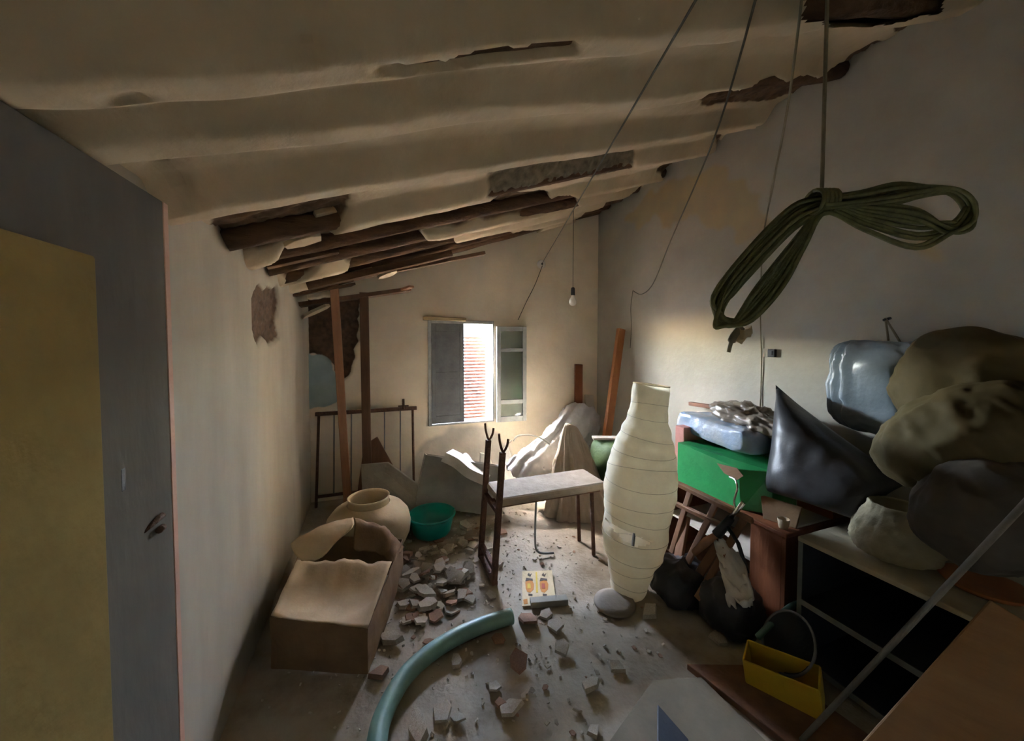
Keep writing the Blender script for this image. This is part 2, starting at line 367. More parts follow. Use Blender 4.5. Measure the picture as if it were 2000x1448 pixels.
# ceiling: plastered vaults sagging between crooked beams, broken through in places
EDGE = [(-.72,.0),(-.38,.01),(.02,.02),(.42,.03),(.83,.04),(1.09,.13),(1.49,.16),(1.97,.13),(2.33,.21),(2.66,.22),(2.98,.20),(3.30,.17),(3.62,.12),(3.96,.02)]
def edge(k, X):
    d0, s = EDGE[k]; return d0+s*X+.035*nz(X*1.7, k*9.1)+.012*nz(X*6, k*5.3)
def polyC(pp): return [((q:=PC(x, y)).x, q.y) for x, y in pp]
BR = [polyC(q) for q in (
 [(1365,240),(1385,190),(1450,178),(1500,165),(1600,160),(1640,148),(1700,116),(1745,116),(1738,150),(1690,170),(1600,195),(1500,225)],
 [(400,505),(425,470),(500,455),(560,440),(590,398),(680,402),(678,440),(620,475),(520,512),(430,530)],
 [(480,545),(600,480),(760,442),(860,428),(960,408),(1120,390),(1126,408),(980,437),(900,455),(790,475),(880,470),(890,490),(780,512),(640,530),(560,560)],
 [(560,590),(700,520),(870,478),(950,488),(930,517),(800,548),(740,575),(620,600)],
 [(900,478),(1055,448),(1040,467),(910,498)],
 [(1120,432),(1200,395),(1252,374),(1250,395),(1150,440)],
 [(1285,350),(1330,325),(1412,310),(1402,322),(1300,352)],
 [(600,122),(612,112),(634,116),(632,130),(606,130)], [(192,178),(232,176),(232,188),(192,190)], [(720,126),(880,128),(1000,106),(1100,92),(1102,101),(1000,115),(880,138)],
 [(320,360),(345,335),(360,345),(335,420),(322,428)], [(1745,85),(1780,75),(1778,95),(1750,98)], [(1560,215),(1592,205),(1590,228),(1565,232)])]
BG = [polyC(q) for q in ([(945,392),(952,350),(1060,333),(1130,320),(1200,316),(1243,310),(1235,338),(1180,346),(1080,374),(1000,390)], [(640,410),(660,392),(760,385),(700,395)])]
HOLE = polyC([(1565,40),(1600,-30),(1640,-200),(1900,-160),(1850,0),(1830,28),(1760,44),(1700,55),(1640,60),(1625,50)])
def crack(pp, wd):
    q = polyC(pp); n = len(q)
    return [q[i] for i in range(n)]+[(q[i][0]+wd*.3, q[i][1]+wd) for i in range(n-1,-1,-1)]
CR = [crack([(690,392),(740,385),(800,376),(860,366),(910,362),(950,370)], .03), crack([(1250,300),(1320,292),(1390,280),(1410,288),(1430,272),(1460,262),(1486,244)], .05)]
nx, ny = 190, 480; b = MB(); vs = []; typ = []
for i in range(nx+1):
    X = XL-.06+(XR-XL+.12)*i/nx; es = [edge(k, X) for k in range(len(EDGE))]
    for j in range(ny+1):
        Y = YF-.02+(YB+.06-YF)*j/ny
        k = max([0]+[q for q in range(len(es)-1) if es[q] <= Y]); t = min(1, max(0, (Y-es[k])/(es[k+1]-es[k])))
        A = min(.085, .22*(es[k+1]-es[k])); dl = min(Y-es[k], es[k+1]-Y); dl = min(1, max(0, (dl-.025)/(.105+.03*nz(X*2, k*7)))); arch = A*dl*dl*(3-2*dl)
        z = ceil_z(X)+arch+.010*nz(X*2, Y*2, 3)+.004*nz(X*8, Y*8, 5)
        jx, jy = X+.05*nz(X*6, Y*6, 1)+.018*nz(X*15, Y*15), Y+.03*nz(X*6, Y*6, 8)+.012*nz(X*14, Y*14, 6)
        tp = 3 if inside(HOLE, jx, jy) else 1 if any(inside(q, jx, jy) for q in BR) else 2 if any(inside(q, jx, jy) for q in BG) else 1 if any(inside(q, jx, jy) for q in CR) else 0
        vs.append([X, Y, z]); typ.append(tp)
TY = np.array(typ).reshape(nx+1, ny+1); m0, m1 = blur((TY == 1).astype(float), 1), blur((TY == 2).astype(float), 1)
for v, a, c in zip(vs, m0.ravel(), m1.ravel()):
    if a: v[2] += a*(ceil_z(v[0])+.105+.016*nz(v[0]*9, v[1]*30)+.01*nz(v[0]*40, v[1]*40)-v[2])
    if c: v[2] += c*(.03+.016*nz(v[0]*30, v[1]*30))
fs = []; ms = []
for i in range(nx):
    for j in range(ny):
        f = (i*(ny+1)+j, (i+1)*(ny+1)+j, (i+1)*(ny+1)+j+1, i*(ny+1)+j+1); ts = [typ[q] for q in f]
        if ts.count(3) >= 3: continue
        fs.append(f)
b.add(vs, fs)
ce = struct(b.build('ceiling', 'ceil', smooth=True)); mask(ce, m0, m1)
for k in range(len(EDGE)-1):
    b = MB(); xs = [XL+.0+(XR-XL)*i/24 for i in range(25)]
    b.tube([(x, edge(k, x)+.006*nz(x*5, k), ceil_z(x)+.070+.005*nz(x*3, k*4)) for x in xs], [.05+.006*nz(x*4, k*3) for x in xs], 12)
    b.build('beam', 'log', ce, smooth=True)
b = MB()   # roof and masonry that close the dark loft above the plaster
zr = lambda x: ceil_z(x)+.45
b.add([(XL-.25, YF-.25, zr(XL-.25)), (XR+.25, YF-.25, zr(XR+.25)), (XR+.25, YB+.30, zr(XR+.25)), (XL-.25, YB+.30, zr(XL-.25))], [(0,1,2,3)])
b.build('roof', 'log', ce, solid=.04)
b = MB(); b.bb(XR+.03, XR+.25, YF-.25, YB+.30, -.05, zr(XR)+.04); b.bb(XL-.25, XL-.05, YF-.25, YB+.30, -.05, zr(XL-.05)-.01)
b.bb(XL-.05, XR+.03, YF-.25, YF-.1, 1.8, zr(XL)+1.0); b.bb(XL-.05, XR+.03, YB+.04, YB+.30, WZ1+.3, zr(XR)-.02); b.bb(XL-.05, XR+.03, YF-.25, YF-.1, 1.8, zr(XR)-.02)
b.build('masonry', 'adobe', ce)
# broken laths and plaster hanging at the low back end of the ceiling
def lath(p0, p1, wd, th, m): b = MB(); b.beam(p0, p1, wd, th); return b.build('lath', m, ce, bevel=.003)
lath(P(498,549,Y=3.30), P(688,541,Y=3.42), .13, .022, 'woodpale')
lath(P(585,596,Y=3.55), P(800,566,Y=3.62), .16, .035, 'wooddark')
lath(P(560,580,Y=3.35), P(690,556,Y=3.5), .14, .02, 'log')
lath(P(600,560,Y=3.1), P(880,496,Y=3.2), .10, .05, 'log')
lath(P(500,530,Y=2.7), P(760,470,Y=2.75), .11, .03, 'woodbrown')
lath(P(690,545,Y=3.3), P(945,495,Y=3.4), .08, .03, 'wooddark')
lath(P(520,520,Y=2.45), P(660,490,Y=2.5), .08, .03, 'log')
lath(P(770,572,Y=3.7), P(804,560,Y=3.4), .05, .02, 'woodpink')
for (x, y, Y, s) in [(620,610,3.6,.16),(700,535,3.2,.10),(560,535,2.9,.14),(760,538,3.25,.09),(590,475,2.1,.10),(640,420,1.9,.07),(640,505,2.6,.1)]:
    c = P(x, y, Y=Y); b = MB(); R = eul(random.uniform(-.4,.4), -.35+random.uniform(-.2,.2), random.uniform(-.5,.5)); n = 7
    poly = [c + R @ Vector((s*(.7+.5*random.random())*math.cos(6.283*i/n), s*.55*(.7+.5*random.random())*math.sin(6.283*i/n), 0)) for i in range(n)]
    b.prism(poly, R @ Vector((0,0,.025))); b.build('hanging_plaster', 'ceil' if s != .14 else 'greyrub', ce, bevel=.004)
# ------------------------------------------------------------------ window
wn = bpy.data.objects.new('window_1', None); COL.objects.link(wn); wn.location = (.89, YB, WZ0); wn['kind'] = 'structure'
wn['label'] = 'small window with one leaf shut and one leaf folded open'
b = MB(); fw = .035
b.bb(WX0, WX0+fw, YB-.015, YB+.05, WZ0, WZ1); b.bb(WX1-fw*.5, WX1, YB-.015, YB+.05, WZ0, WZ1)
b.bb(WX0+fw, WX1-fw*.5, YB-.015, YB+.05, WZ0, WZ0+.02); b.bb(WX0+fw, WX1-fw*.5, YB-.015, YB+.05, WZ1-fw, WZ1)
b.build('window_frame', 'framegrey', wn, bevel=.004)
b = MB(); b.beam((WX0-.05, YB-.02, WZ1+.015), (WX0+.40, YB-.02, WZ1+.01), .06, .035); b.build('lintel_board', 'woodpale', wn, bevel=.004)
def leaf(parent, hinge, ang, side, solid):
    """one casement leaf; its own frame goes along +x from the hinge"""
    e = bpy.data.objects.new('window_leaf', None); COL.objects.link(e); e.parent = parent; e.matrix_parent_inverse = Matrix.Translation(-parent.location)
    e.location = hinge; e.rotation_euler = (0, 0, ang)
    Wd, Hh, th = .345, WZ1-WZ0-.06, .03
    def part(name, m, *boxes):
        b = MB()
        for q in boxes: b.bb(*q)
        o = b.build(name, m, None, bevel=.003); o.parent = e; return o
    s = .045
    part('stile', 'framegrey' if not solid else 'shutter', (0, s, -th/2, th/2, 0, Hh)); part('stile', 'framegrey' if not solid else 'shutter', (Wd-s, Wd, -th/2, th/2, 0, Hh))
    for z0, z1 in ((0,.06),(.20,.245),(Hh-.28,Hh-.24),(Hh-.05,Hh)) if not solid else ((0,.08),(Hh*.45,Hh*.45+.07),(Hh-.08,Hh)):
        part('rail', 'framegrey' if not solid else 'shutter', (s, Wd-s, -th/2, th/2, z0, z1))
    if solid:
        part('panel', 'shutter', (s, Wd-s, -.008, .008, .08, Hh*.45)); part('panel', 'shutter', (s, Wd-s, -.008, .008, Hh*.45+.07, Hh-.08))
    else:
        for z0, z1 in ((.06,.20),(.245,Hh-.28),(Hh-.24,Hh-.05)): part('pane', 'glass', (s, Wd-s, -.003, .003, z0, z1))
    return e
leaf(wn, (WX0+.035, YB-.005, WZ0+.025), 0, 1, True)
leaf(wn, (WX1+.015, YB-.06, WZ0+.0), math.radians(-4), 1, False)
# outdoor roll blind of slats
bl = thing('slatted_blind', 'sunlit reddish slatted roll blind hanging outside the window', 'blind', (.89, 4.21, 1.6))
for i in range(25):
    z = 1.575-i*.0385
    b = MB(); b.bb(.55, 1.235, 4.205, 4.211, z-.0145, z+.0145); b.build('slat', 'slat', bl)
for x in (.66, 1.12):
    b = MB(); b.tube([(x, 4.215, .64), (x, 4.215, 1.76)], .002, 5); b.build('cord', 'white', bl)
b = MB(); b.add([(-30, 4.3, -.3), (30, 4.3, -.3), (30, 40, -.3), (-30, 40, -.3)], [(0,1,2,3)]); struct(b.build('ground', 'ground', solid=.02))
b = MB(); b.bb(-6, 8, 12, 12.3, -.3, 2.2); b.build('wall_outside', 'facade')['kind'] = 'structure'
# ------------------------------------------------------------------ doorway side, on the left
d1 = bpy.data.objects.new('door_1', None); COL.objects.link(d1); d1.location = (-.5, 1.1, 0); d1['kind'] = 'structure'
d1['label'] = 'grey painted door leaf standing open along the left wall'
ya = .25; xa = -.54; yb2 = 1.235; xb = -.52
b = MB(); b.beam((xa, ya, .975), (xb, yb2-.02, .975), .035, 1.86); b.build('door_leaf', 'door', d1, bevel=.003)
b = MB(); b.beam((xb, yb2-.02, .975), (xb, yb2+.004, .975), .037, 1.86); b.build('door_edge', 'dooredge', d1, bevel=.002)
q = P(243, 937, X=-.505)
b = MB(); b.box(q+Vector((-.003,0,0)), (.004, .016, .05)); b.build('keyhole', 'black', d1, bevel=.002)
b = MB(); q = P(318, 1006, X=-.496); b.tube([q+Vector((-.02,-.08,-.02)), q+Vector((-.004,-.03,-.005)), q], [.004,.006,.007], 8); b.tube([q+Vector((0,-.02,-.03)), q+Vector((0,.0,-.03))], .008, 8); b.build('latch', 'rust', d1, smooth=True)
b = MB(); b.bb(-.498, -.462, .2, .885, 0.0, 1.70); o = b.build('painted_panel', 'panelyellow', bevel=.006)
tag(o, 'tall yellowish painted panel standing in front of the grey door', 'panel')
# ================================================================== THINGS, largest first
# ---- weight bench
t = thing('weight_bench', 'dusty padded weight bench with two rusty forked uprights', 'bench', (1.1, 2.37, 0))
b = MB(); b.bb(.74, 1.54, 2.20, 2.52, .485, .54); b.build('pad', 'pad', t, bevel=.018)
b = MB(); b.bb(.76, 1.50, 2.23, 2.49, .47, .486); b.build('pad_board', 'wooddark', t)
for y in (2.20, 2.51):
    b = MB(); b.beam((.695, y, 0), (.755, y, .84), .035, .035); u = b.build('upright', 'rust', t, bevel=.003)
    b = MB(); b.tube(catmull([(.725, y-.02, .965), (.733, y-.012, .91), (.757, y, .845), (.785, y+.004, .875), (.795, y+.006, .92)], 6), .008, 8); b.build('fork', 'rust', u, smooth=True)
b = MB(); b.beam((.70, 2.20, .10), (.70, 2.51, .10), .03, .03); b.build('crossbar', 'rust', t, bevel=.002)
b = MB(); b.beam((.70, 2.185, .012), (.70, 2.525, .012), .035, .024); b.build('foot_bar', 'rust', t, bevel=.002)
b = MB(); b.beam((.73, 2.36, .455), (1.50, 2.36, .455), .04, .04); b.beam((.73, 2.20, .455), (.73, 2.51, .455), .03, .03); b.build('frame_rail', 'rust', t, bevel=.002)
for y in (2.26, 2.46):
    b = MB(); b.tube([(1.45, y, .46), (1.47, y, 0)], .014, 10); b.build('leg', 'rust', t, smooth=True)
b = MB(); b.tube(catmull([(1.08, 2.40, .46), (1.07, 2.40, .12), (1.09, 2.38, .03), (1.2, 2.36, .012)], 6), .008, 8); b.build('stay', 'steel', t, smooth=True)
# ---- paper floor lamp
t = thing('paper_floor_lamp', 'tall bulging cream paper floor lamp with a torn seam', 'lamp', (1.33, 1.79, 0))
Rl = eul(0, math.radians(4.5), math.radians(-20))
c0 = P(1225, 1163, Y=1.86); top = P(1272, 752, D=(c0-CAM).dot(FW))
ax = (top-c0); Hl = ax.length; ax.normalize()
xx = RT.copy(); xx = (xx-ax*xx.dot(ax)).normalized(); Rl = Matrix((xx, ax.cross(xx), ax)).transposed()
k = (c0-CAM).dot(FW)/F_PX
prof = [(0,30),(.06,35),(.14,43),(.22,56),(.30,62),(.36,60),(.42,64),(.50,68),(.58,66),(.66,61),(.72,55),(.78,46),(.84,38),(.90,35),(.96,35),(1,34)]
def rad(z):
    for (a, ra), (c_, rc) in zip(prof, prof[1:]):
        if a <= z <= c_: u = (z-a)/(c_-a); u = u*u*(3-2*u); return (ra+(rc-ra)*u)*k
    return prof[-1][1]*k
nl, nn = 110, 56; b = MB()
rings = [i/17 for i in range(18)]
def shade(u, v):
    a = 2*math.pi*v; z = u
    tilt = .012*math.sin(a*1+z*21)
    zz = z+tilt*.6
    f = (zz*17) % 1; pinch = -.0008*math.exp(-(min(f, 1-f)/.10)**2)
    r = rad(min(1, max(0, z)))+pinch+.003*nz(a*1.3, z*17)+.0035*nz(math.cos(a)*3, math.sin(a)*3, z*26)
    return c0 + Rl @ Vector((r*math.cos(a), r*math.sin(a), z*Hl))
b.grid(shade, nl, nn)
# torn slit on the side facing the camera
vv = []
keep = []
for f in b.f:
    c = sum((b.v[i] for i in f), Vector())/4; l = Rl.transposed() @ (c-c0); zz = l.z/Hl; an = math.atan2(l.y, l.x)
    sd = l.normalized()
    side = l.x/ (k*64); frontness = -( (c-(c0+ax*l.z)).normalized().dot(FW))
    keep.append(not (abs(zz-.325-.05*(side+.2)**2) < .026*(1-abs(side+.4)*1.4) and frontness > 0))
b.f = [f for f, q in zip(b.f, keep) if q]; b.m = [0]*len(b.f)
b.build('shade', 'paper', t, smooth=True)
hoops = [(random.uniform(.006,.024), random.uniform(0,6.28), random.uniform(-.016,.016)) for _ in range(17)]
for i in range(1, 13):
    z = i/13; b = MB(); pts = []
    for j in range(41):
        a = 2*math.pi*j/40; u = z+hoops[i][0]*math.sin(a+hoops[i][1])+hoops[i][2]; p = shade(max(0, min(1, u)), j/40); pts.append(p + (p-(c0+ax*u*Hl)).normalized()*.0008)
    b.tube(pts, .0013, 5); b.build('hoop', 'hoopwire', t, smooth=True)
b = MB(); pts = [shade(1, j/40) for j in range(41)]; b.tube(pts, .004, 6); b.build('rim', 'paper', t, smooth=True)
b = MB(); b.tube([Vector((1.31, 1.84, .02)), c0+ax*.0, c0+ax*Hl*.96], .009, 8); b.build('pole', 'steel', t, smooth=True)
b = MB(); bc = P(1198, 1190, Z=.0)
b.lathe([(0,0),(.112,0),(.12,.008),(.115,.02),(.08,.03),(.02,.034),(0,.034)], (bc.x+.03, bc.y+.03, 0), None, 36); b.build('base', 'basebrown', t, smooth=True)
# ---- torn cardboard box
t = thing('cardboard_box', 'large torn cardboard box slumped against the left wall', 'box', (-.2, 2.2, 0))
A0, A1, A2, A3 = Vector((-.47,1.99,0)), Vector((-.045,1.80,0)), Vector((.16,2.50,0)), Vector((-.42,2.72,0))
hA = (.25, .215, .24, .27)
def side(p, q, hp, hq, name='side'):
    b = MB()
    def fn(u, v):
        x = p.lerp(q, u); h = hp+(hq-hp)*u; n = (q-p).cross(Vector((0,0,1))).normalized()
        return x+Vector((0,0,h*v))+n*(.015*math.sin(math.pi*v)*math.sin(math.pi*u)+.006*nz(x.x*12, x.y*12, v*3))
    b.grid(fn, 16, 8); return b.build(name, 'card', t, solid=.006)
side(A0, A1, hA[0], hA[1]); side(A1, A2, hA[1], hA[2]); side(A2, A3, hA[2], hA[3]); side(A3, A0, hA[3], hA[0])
b = MB()
def topf(u, v):   # sagging lid from front edge to the tear
    p = A0.lerp(A1, u).lerp(A3.lerp(A2, u), v*.62); z = (hA[0]*(1-u)+hA[1]*u)*(1-v)+.255*v
    z += -.075*math.sin(math.pi*min(1, v*1.05))*math.sin(math.pi*u)**.7+.012*nz(p.x*9, p.y*9)
    return Vector((p.x, p.y, z+.004)) + Vector((.0, .05*nz(u*7, 3)*v, 0))
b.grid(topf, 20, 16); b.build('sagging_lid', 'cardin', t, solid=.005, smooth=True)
fl = net([[P(568,1062,Y=2.42), P(600,1040,Y=2.45), P(640,1022,Y=2.5), P(690,1012,Y=2.55)],
          [P(575,1082,Y=2.38), P(610,1062,Y=2.38), P(650,1040,Y=2.42), P(692,1022,Y=2.46)],
          [P(590,1098,Y=2.33), P(630,1090,Y=2.30), P(655,1062,Y=2.36), P(688,1030,Y=2.40)]], 6, 6, .01, 8)
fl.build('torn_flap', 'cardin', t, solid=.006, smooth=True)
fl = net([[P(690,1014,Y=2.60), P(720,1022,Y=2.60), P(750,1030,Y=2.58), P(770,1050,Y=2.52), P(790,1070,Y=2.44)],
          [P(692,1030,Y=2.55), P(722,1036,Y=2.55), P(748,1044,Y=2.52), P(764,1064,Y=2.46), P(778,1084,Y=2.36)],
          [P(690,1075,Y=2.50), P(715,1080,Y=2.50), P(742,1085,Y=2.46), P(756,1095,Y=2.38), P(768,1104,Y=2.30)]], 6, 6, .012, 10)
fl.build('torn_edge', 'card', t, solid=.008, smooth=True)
# ---- jar, basin
cj = Vector((-.05, 2.92, 0))
t = thing('round_jar', 'large beige round jar with a short wide neck behind the cardboard box', 'jar', cj)
b = MB(); b.lathe([(0,.0),(.19,.0),(.26,.04),(.292,.11),(.30,.18),(.285,.25),(.245,.30),(.195,.33),(.15,.342)], cj, None, 48); b.build('body', 'jar', t, smooth=True)
b = MB(); b.lathe([(.146,.335),(.143,.375),(.148,.392),(.138,.392),(.131,.375),(.128,.29)], cj, None, 48); b.build('neck', 'jar', t, smooth=True)
cb = Vector((.42, 2.98, 0))
t = thing('plastic_basin', 'teal green plastic basin beside the round jar', 'basin', cb)
b = MB(); b.lathe([(0,.002),(.135,.002),(.148,.02),(.178,.15),(.173,.155),(.141,.025),(.13,.012),(0,.012)], cb, None, 48); b.build('bowl', 'basin', t, smooth=True)
b = MB(); b.tube([cb+Vector((.182*math.cos(6.2832*i/40), .182*math.sin(6.2832*i/40), .155)) for i in range(41)], .009, 8); b.build('rim', 'basin', t, smooth=True)
# ---- props and back-left clutter
def prop(p0, p1, wd, m, label):
    b = MB(); b.beam(p0, p1, wd, wd*.9, (0,1,0)); return tag(b.build('wooden_prop', m, bevel=.004), label, 'prop', 'wooden props under the ceiling')
prop((-.24, 3.66, 0), P(652,546,Y=3.45), .065, 'woodpink', 'light reddish wooden prop leaning under the ceiling, nearer the left wall')
prop((-.07, 3.60, 0), P(711,572,Y=3.56), .075, 'wooddark', 'dark brown upright wooden prop under the ceiling, nearer the window')
t = thing('bed_frame', 'dark metal bed frame propped upright in the back corner', 'bed frame', (-.1, 3.86, 0))
L0, L1 = Vector((-.52,3.80,0)), Vector((.36,3.80,0)); Ht = .86
for q, nm in ((L0,'side_bar'), (L1,'side_bar')):
    b = MB(); b.tube([q, q+Vector((.03 if q is L0 else 0, .06, Ht))], .012, 8); b.build(nm, 'rust', t, smooth=True)
b = MB(); b.beam(L0+Vector((.0,.06,Ht)), L1+Vector((.04,.06,Ht)), .03, .035); b.build('top_bar', 'rust', t, bevel=.003)
for i in range(5):
    x = -.37+i*.15; b = MB(); b.tube([(x, 3.805, .1), (x+.01, 3.855, Ht)], .007, 6); b.build('bar', 'steel', t, smooth=True)
b = MB(); b.beam(L0+Vector((0,.0,.1)), L1+Vector((0,.0,.1)), .02, .025); b.build('bottom_bar', 'rust', t, bevel=.003)
b = MB(); b.tube([(.27,3.85,Ht), (.27,3.85,Ht+.10)], .012, 8); b.tube([(.22,3.85,Ht+.03), (.32,3.85,Ht+.03)], .008, 6); b.build('clamp', 'rust', t, smooth=True)
def slab(name, pts, d, m, label, cat, bevel=.004, group=None):
    b = MB(); b.prism(pts, d); return tag(b.build(name, m, bevel=bevel), label, cat, group)
slab('brown_board', [(-.18,3.68,0), (.28,3.60,0), (.22,3.70,.22), (.02,3.77,.62), (-.10,3.77,.55)], (.0,.018,.0), 'woodbrown', 'brown triangular board leaning against the bed frame', 'board')
slab('leaning_board', [(-.1,3.30,0), (.42,3.12,0), (.46,3.22,.20), (.10,3.42,.47), (-.12,3.44,.47)], (.01,.02,0), 'greyboard', 'dark grey panel lying behind the basin, beside the props', 'panel')
# tilted pale drawer box
t = thing('drawer_box', 'open grey drawer box tipped on its side behind the basin', 'box', (.62, 3.2, 0))
R = eul(math.radians(-14), math.radians(13), math.radians(-8)); c = Vector((.72, 3.32, .235))
def pt(x, y, z): return c + R @ Vector((x, y, z))
W2, D2, H2 = .36, .15, .21
for nm, lo, hi, mm in (('front_board', (-W2,-D2,-H2), (W2,-D2+.015,H2), 'greyboard'), ('back_board', (-W2,D2-.015,-H2), (W2,D2,H2), 'greyboard'),
               ('end_board', (-W2,-D2+.015,-H2), (-W2+.015,D2-.015,H2), 'paleboard'), ('end_board', (W2-.015,-D2+.015,-H2), (W2,D2-.015,H2), 'greyboard'), ('bottom_board', (-W2+.015,-D2+.015,-H2), (W2-.015,D2-.015,-H2+.012), 'greyboard')):
    b = MB(); b.box(pt(*[(p+q)/2 for p, q in zip(lo, hi)]), [q-p for p, q in zip(lo, hi)], R); b.build(nm, mm, t, bevel=.002)
fl = net([[P(866,893,Y=3.05), P(890,905,Y=3.05), P(915,925,Y=3.05), P(948,940,Y=3.05)],
          [P(880,885,Y=3.3), P(905,898,Y=3.3), P(930,915,Y=3.3), P(960,932,Y=3.3)]], 4, 8)
tag(fl.build('curved_board', 'paleboard', solid=.08, smooth=False), 'pale curved board lying across the drawer box', 'board')
fl = net([[P(888,905,Y=3.45), P(908,886,Y=3.45), P(925,905,Y=3.45), P(948,925,Y=3.40)],
          [P(893,930,Y=3.3), P(912,915,Y=3.3), P(935,925,Y=3.3), P(958,938,Y=3.25)]], 6, 6, .02, 9)
tag(fl.build('crumpled_paper', 'white', solid=.008, smooth=True), 'sunlit crumpled white sheet behind the drawer box', 'sheet')
slab('pale_board', [P(938,885,Y=3.5), P(955,888,Y=3.5), P(968,925,Y=3.5), P(960,1000,Y=3.45), P(935,1000,Y=3.45)], (0,.02,0), 'paleboard', 'narrow pale board standing behind the far forked upright', 'board')
slab('slanted_board', [P(985,880,Y=3.4), P(992,872,Y=3.4), P(1012,925,Y=3.38), P(1010,960,Y=3.36), P(984,960,Y=3.36)], (0,.015,0), 'white', 'small white board standing behind the near forked upright', 'board')
# ---- draped heap in the corner by the window
def drape(top, base_c, rx, ry, rows=26, n=72, folds=9, amp=.05, seed=0, prof=.75):
    top = [Vector(p) for p in top]; base_c = Vector(base_c); b = MB(); vs = []
    L = top[1]-top[0]
    for i in range(rows+1):
        s = i/rows
        for j in range(n):
            a = 2*math.pi*j/n; e = Vector((rx*math.cos(a), ry*math.sin(a), 0)); bp = base_c+e
            u = min(1, max(0, (e.dot(L)/max(1e-6, L.length**2))+.5)); tp = top[0]+L*u + Vector((.03*math.cos(a), .03*math.sin(a), 0))
            h = s**prof
            p = Vector((tp.x+(bp.x-tp.x)*h, tp.y+(bp.y-tp.y)*h, tp.z+(bp.z-tp.z)*s))
            fo = (math.sin(a*folds+seed+3*nz(math.cos(a)*2, math.sin(a)*2, s*2+seed))*.6+nz(math.cos(a)*5+seed, math.sin(a)*5, s*4)+.7*(.5-abs(nz(math.cos(a)*9+seed, math.sin(a)*9, s*3))*2))*amp*(s**.6)*(1.15-s*.4)
            p += Vector((math.cos(a), math.sin(a), .25)).normalized()*fo
            p.z = max(p.z, base_c.z+.002); vs.append(p)
    vs.append((top[0]+L*.5)+Vector((0,0,.01)))
    b.add(vs, [(i*n+j, i*n+(j+1)%n, (i+1)*n+(j+1)%n, (i+1)*n+j) for i in range(rows) for j in range(n)]+[((j+1)%n, j, len(vs)-1) for j in range(n)])
    return b
b = drape([P(1105,845,Y=3.55), P(1140,832,Y=3.58)], (1.98,3.58,0), .30, .24, folds=9, amp=.03, seed=2, n=100, rows=36)
tag(b.build('covered_heap', 'tarp', smooth=True), 'cloth covered heap hidden under the white plastic sheet', 'heap')
fl = net([[P(1098,802,Y=3.62), P(1075,832,Y=3.50), P(1045,862,Y=3.36), P(1012,884,Y=3.26), P(985,908,Y=3.20)],
          [P(1120,787,Y=3.60), P(1092,826,Y=3.42), P(1060,864,Y=3.26), P(1028,894,Y=3.14), P(1000,928,Y=3.08)],
          [P(1146,790,Y=3.55), P(1114,838,Y=3.36), P(1080,880,Y=3.20), P(1050,915,Y=3.06), P(1022,948,Y=3.02)],
          [P(1167,806,Y=3.50), P(1140,852,Y=3.38), P(1108,900,Y=3.26), P(1078,940,Y=3.14), P(1042,965,Y=3.06)],
          [P(1172,835,Y=3.52), P(1150,872,Y=3.46), P(1120,915,Y=3.36), P(1085,955,Y=3.2), P(1048,985,Y=3.1)]], 14, 14, .022, 8, 3, (5.3, .011))
tag(fl.build('plastic_sheet', 'plasticwhite', solid=.004, smooth=True), 'white plastic sheet running down in folds from the heap by the window', 'sheet')
b = drape([P(1110,828,Y=3.0), P(1120,834,Y=3.0)], (1.72,2.90,0), .30, .22, folds=9, amp=.045, seed=5, prof=.9, n=120, rows=40)
tag(b.build('tarpaulin', 'tarpbrown', smooth=True), 'dusty brown tarpaulin draped to a peak behind the weight bench', 'tarpaulin')
b = MB(); b.tube(catmull([P(1003,862,Y=3.2), P(1012,852,Y=3.2), P(1035,850,Y=3.2), P(1058,857,Y=3.2), P(1075,868,Y=3.15)], 8), .008, 8)
tag(b.build('bent_tube', 'white', smooth=True), 'thin bent white tube left of the white plastic sheet', 'tube')
b = MB(); b.tube(catmull([Vector((P(985,925,Y=3.3).x, 3.3, 0)), P(985,925,Y=3.3), P(982,890,Y=3.3), P(990,870,Y=3.3), P(1000,860,Y=3.3)], 8), .008, 8)
tag(b.build('curved_hoop', 'paleboard', smooth=True), 'pale curved hoop standing behind the near forked upright', 'hoop')
def plank(name, p0, p1, wd, th, m, label, up=(0,1,0)):
    b = MB(); b.beam(p0, p1, wd, th, up); return tag(b.build(name, m, bevel=.004), label, 'plank')
plank('wooden_plank', P(1190,900,Y=3.05).lerp(Vector((2.16,3.22,0.0)), 1), P(1213,643,X=2.54), .085, .05, 'woodorange', 'orange brown wooden plank leaning against the right wall')
q = P(1208,700,X=2.53); b = MB()
plank('dark_plank', (2.20,3.72,0), P(1130,712,Y=3.90), .10, .03, 'woodred', 'dark red plank leaning in the corner by the window')
plank('grey_plank', (2.32,3.50,0), P(1150,772,Y=3.88), .12, .025, 'paleboard', 'pale grey plank leaning in the corner behind the orange one')
b = blob((2.12,2.93,.30), (.17,.2,.31), None, 5, .012, 5, 3, 24, flat=0)
tag(b.build('green_sack', 'greendark', smooth=True), 'dark green sack standing behind the paper lamp', 'sack')
b = MB(); b.beam((1.93,3.0,.625), (2.42,2.80,.625), .09, .02); tag(b.build('pale_plank', 'paleboard', bevel=.003), 'pale plank lying across the dark green sack', 'plank')
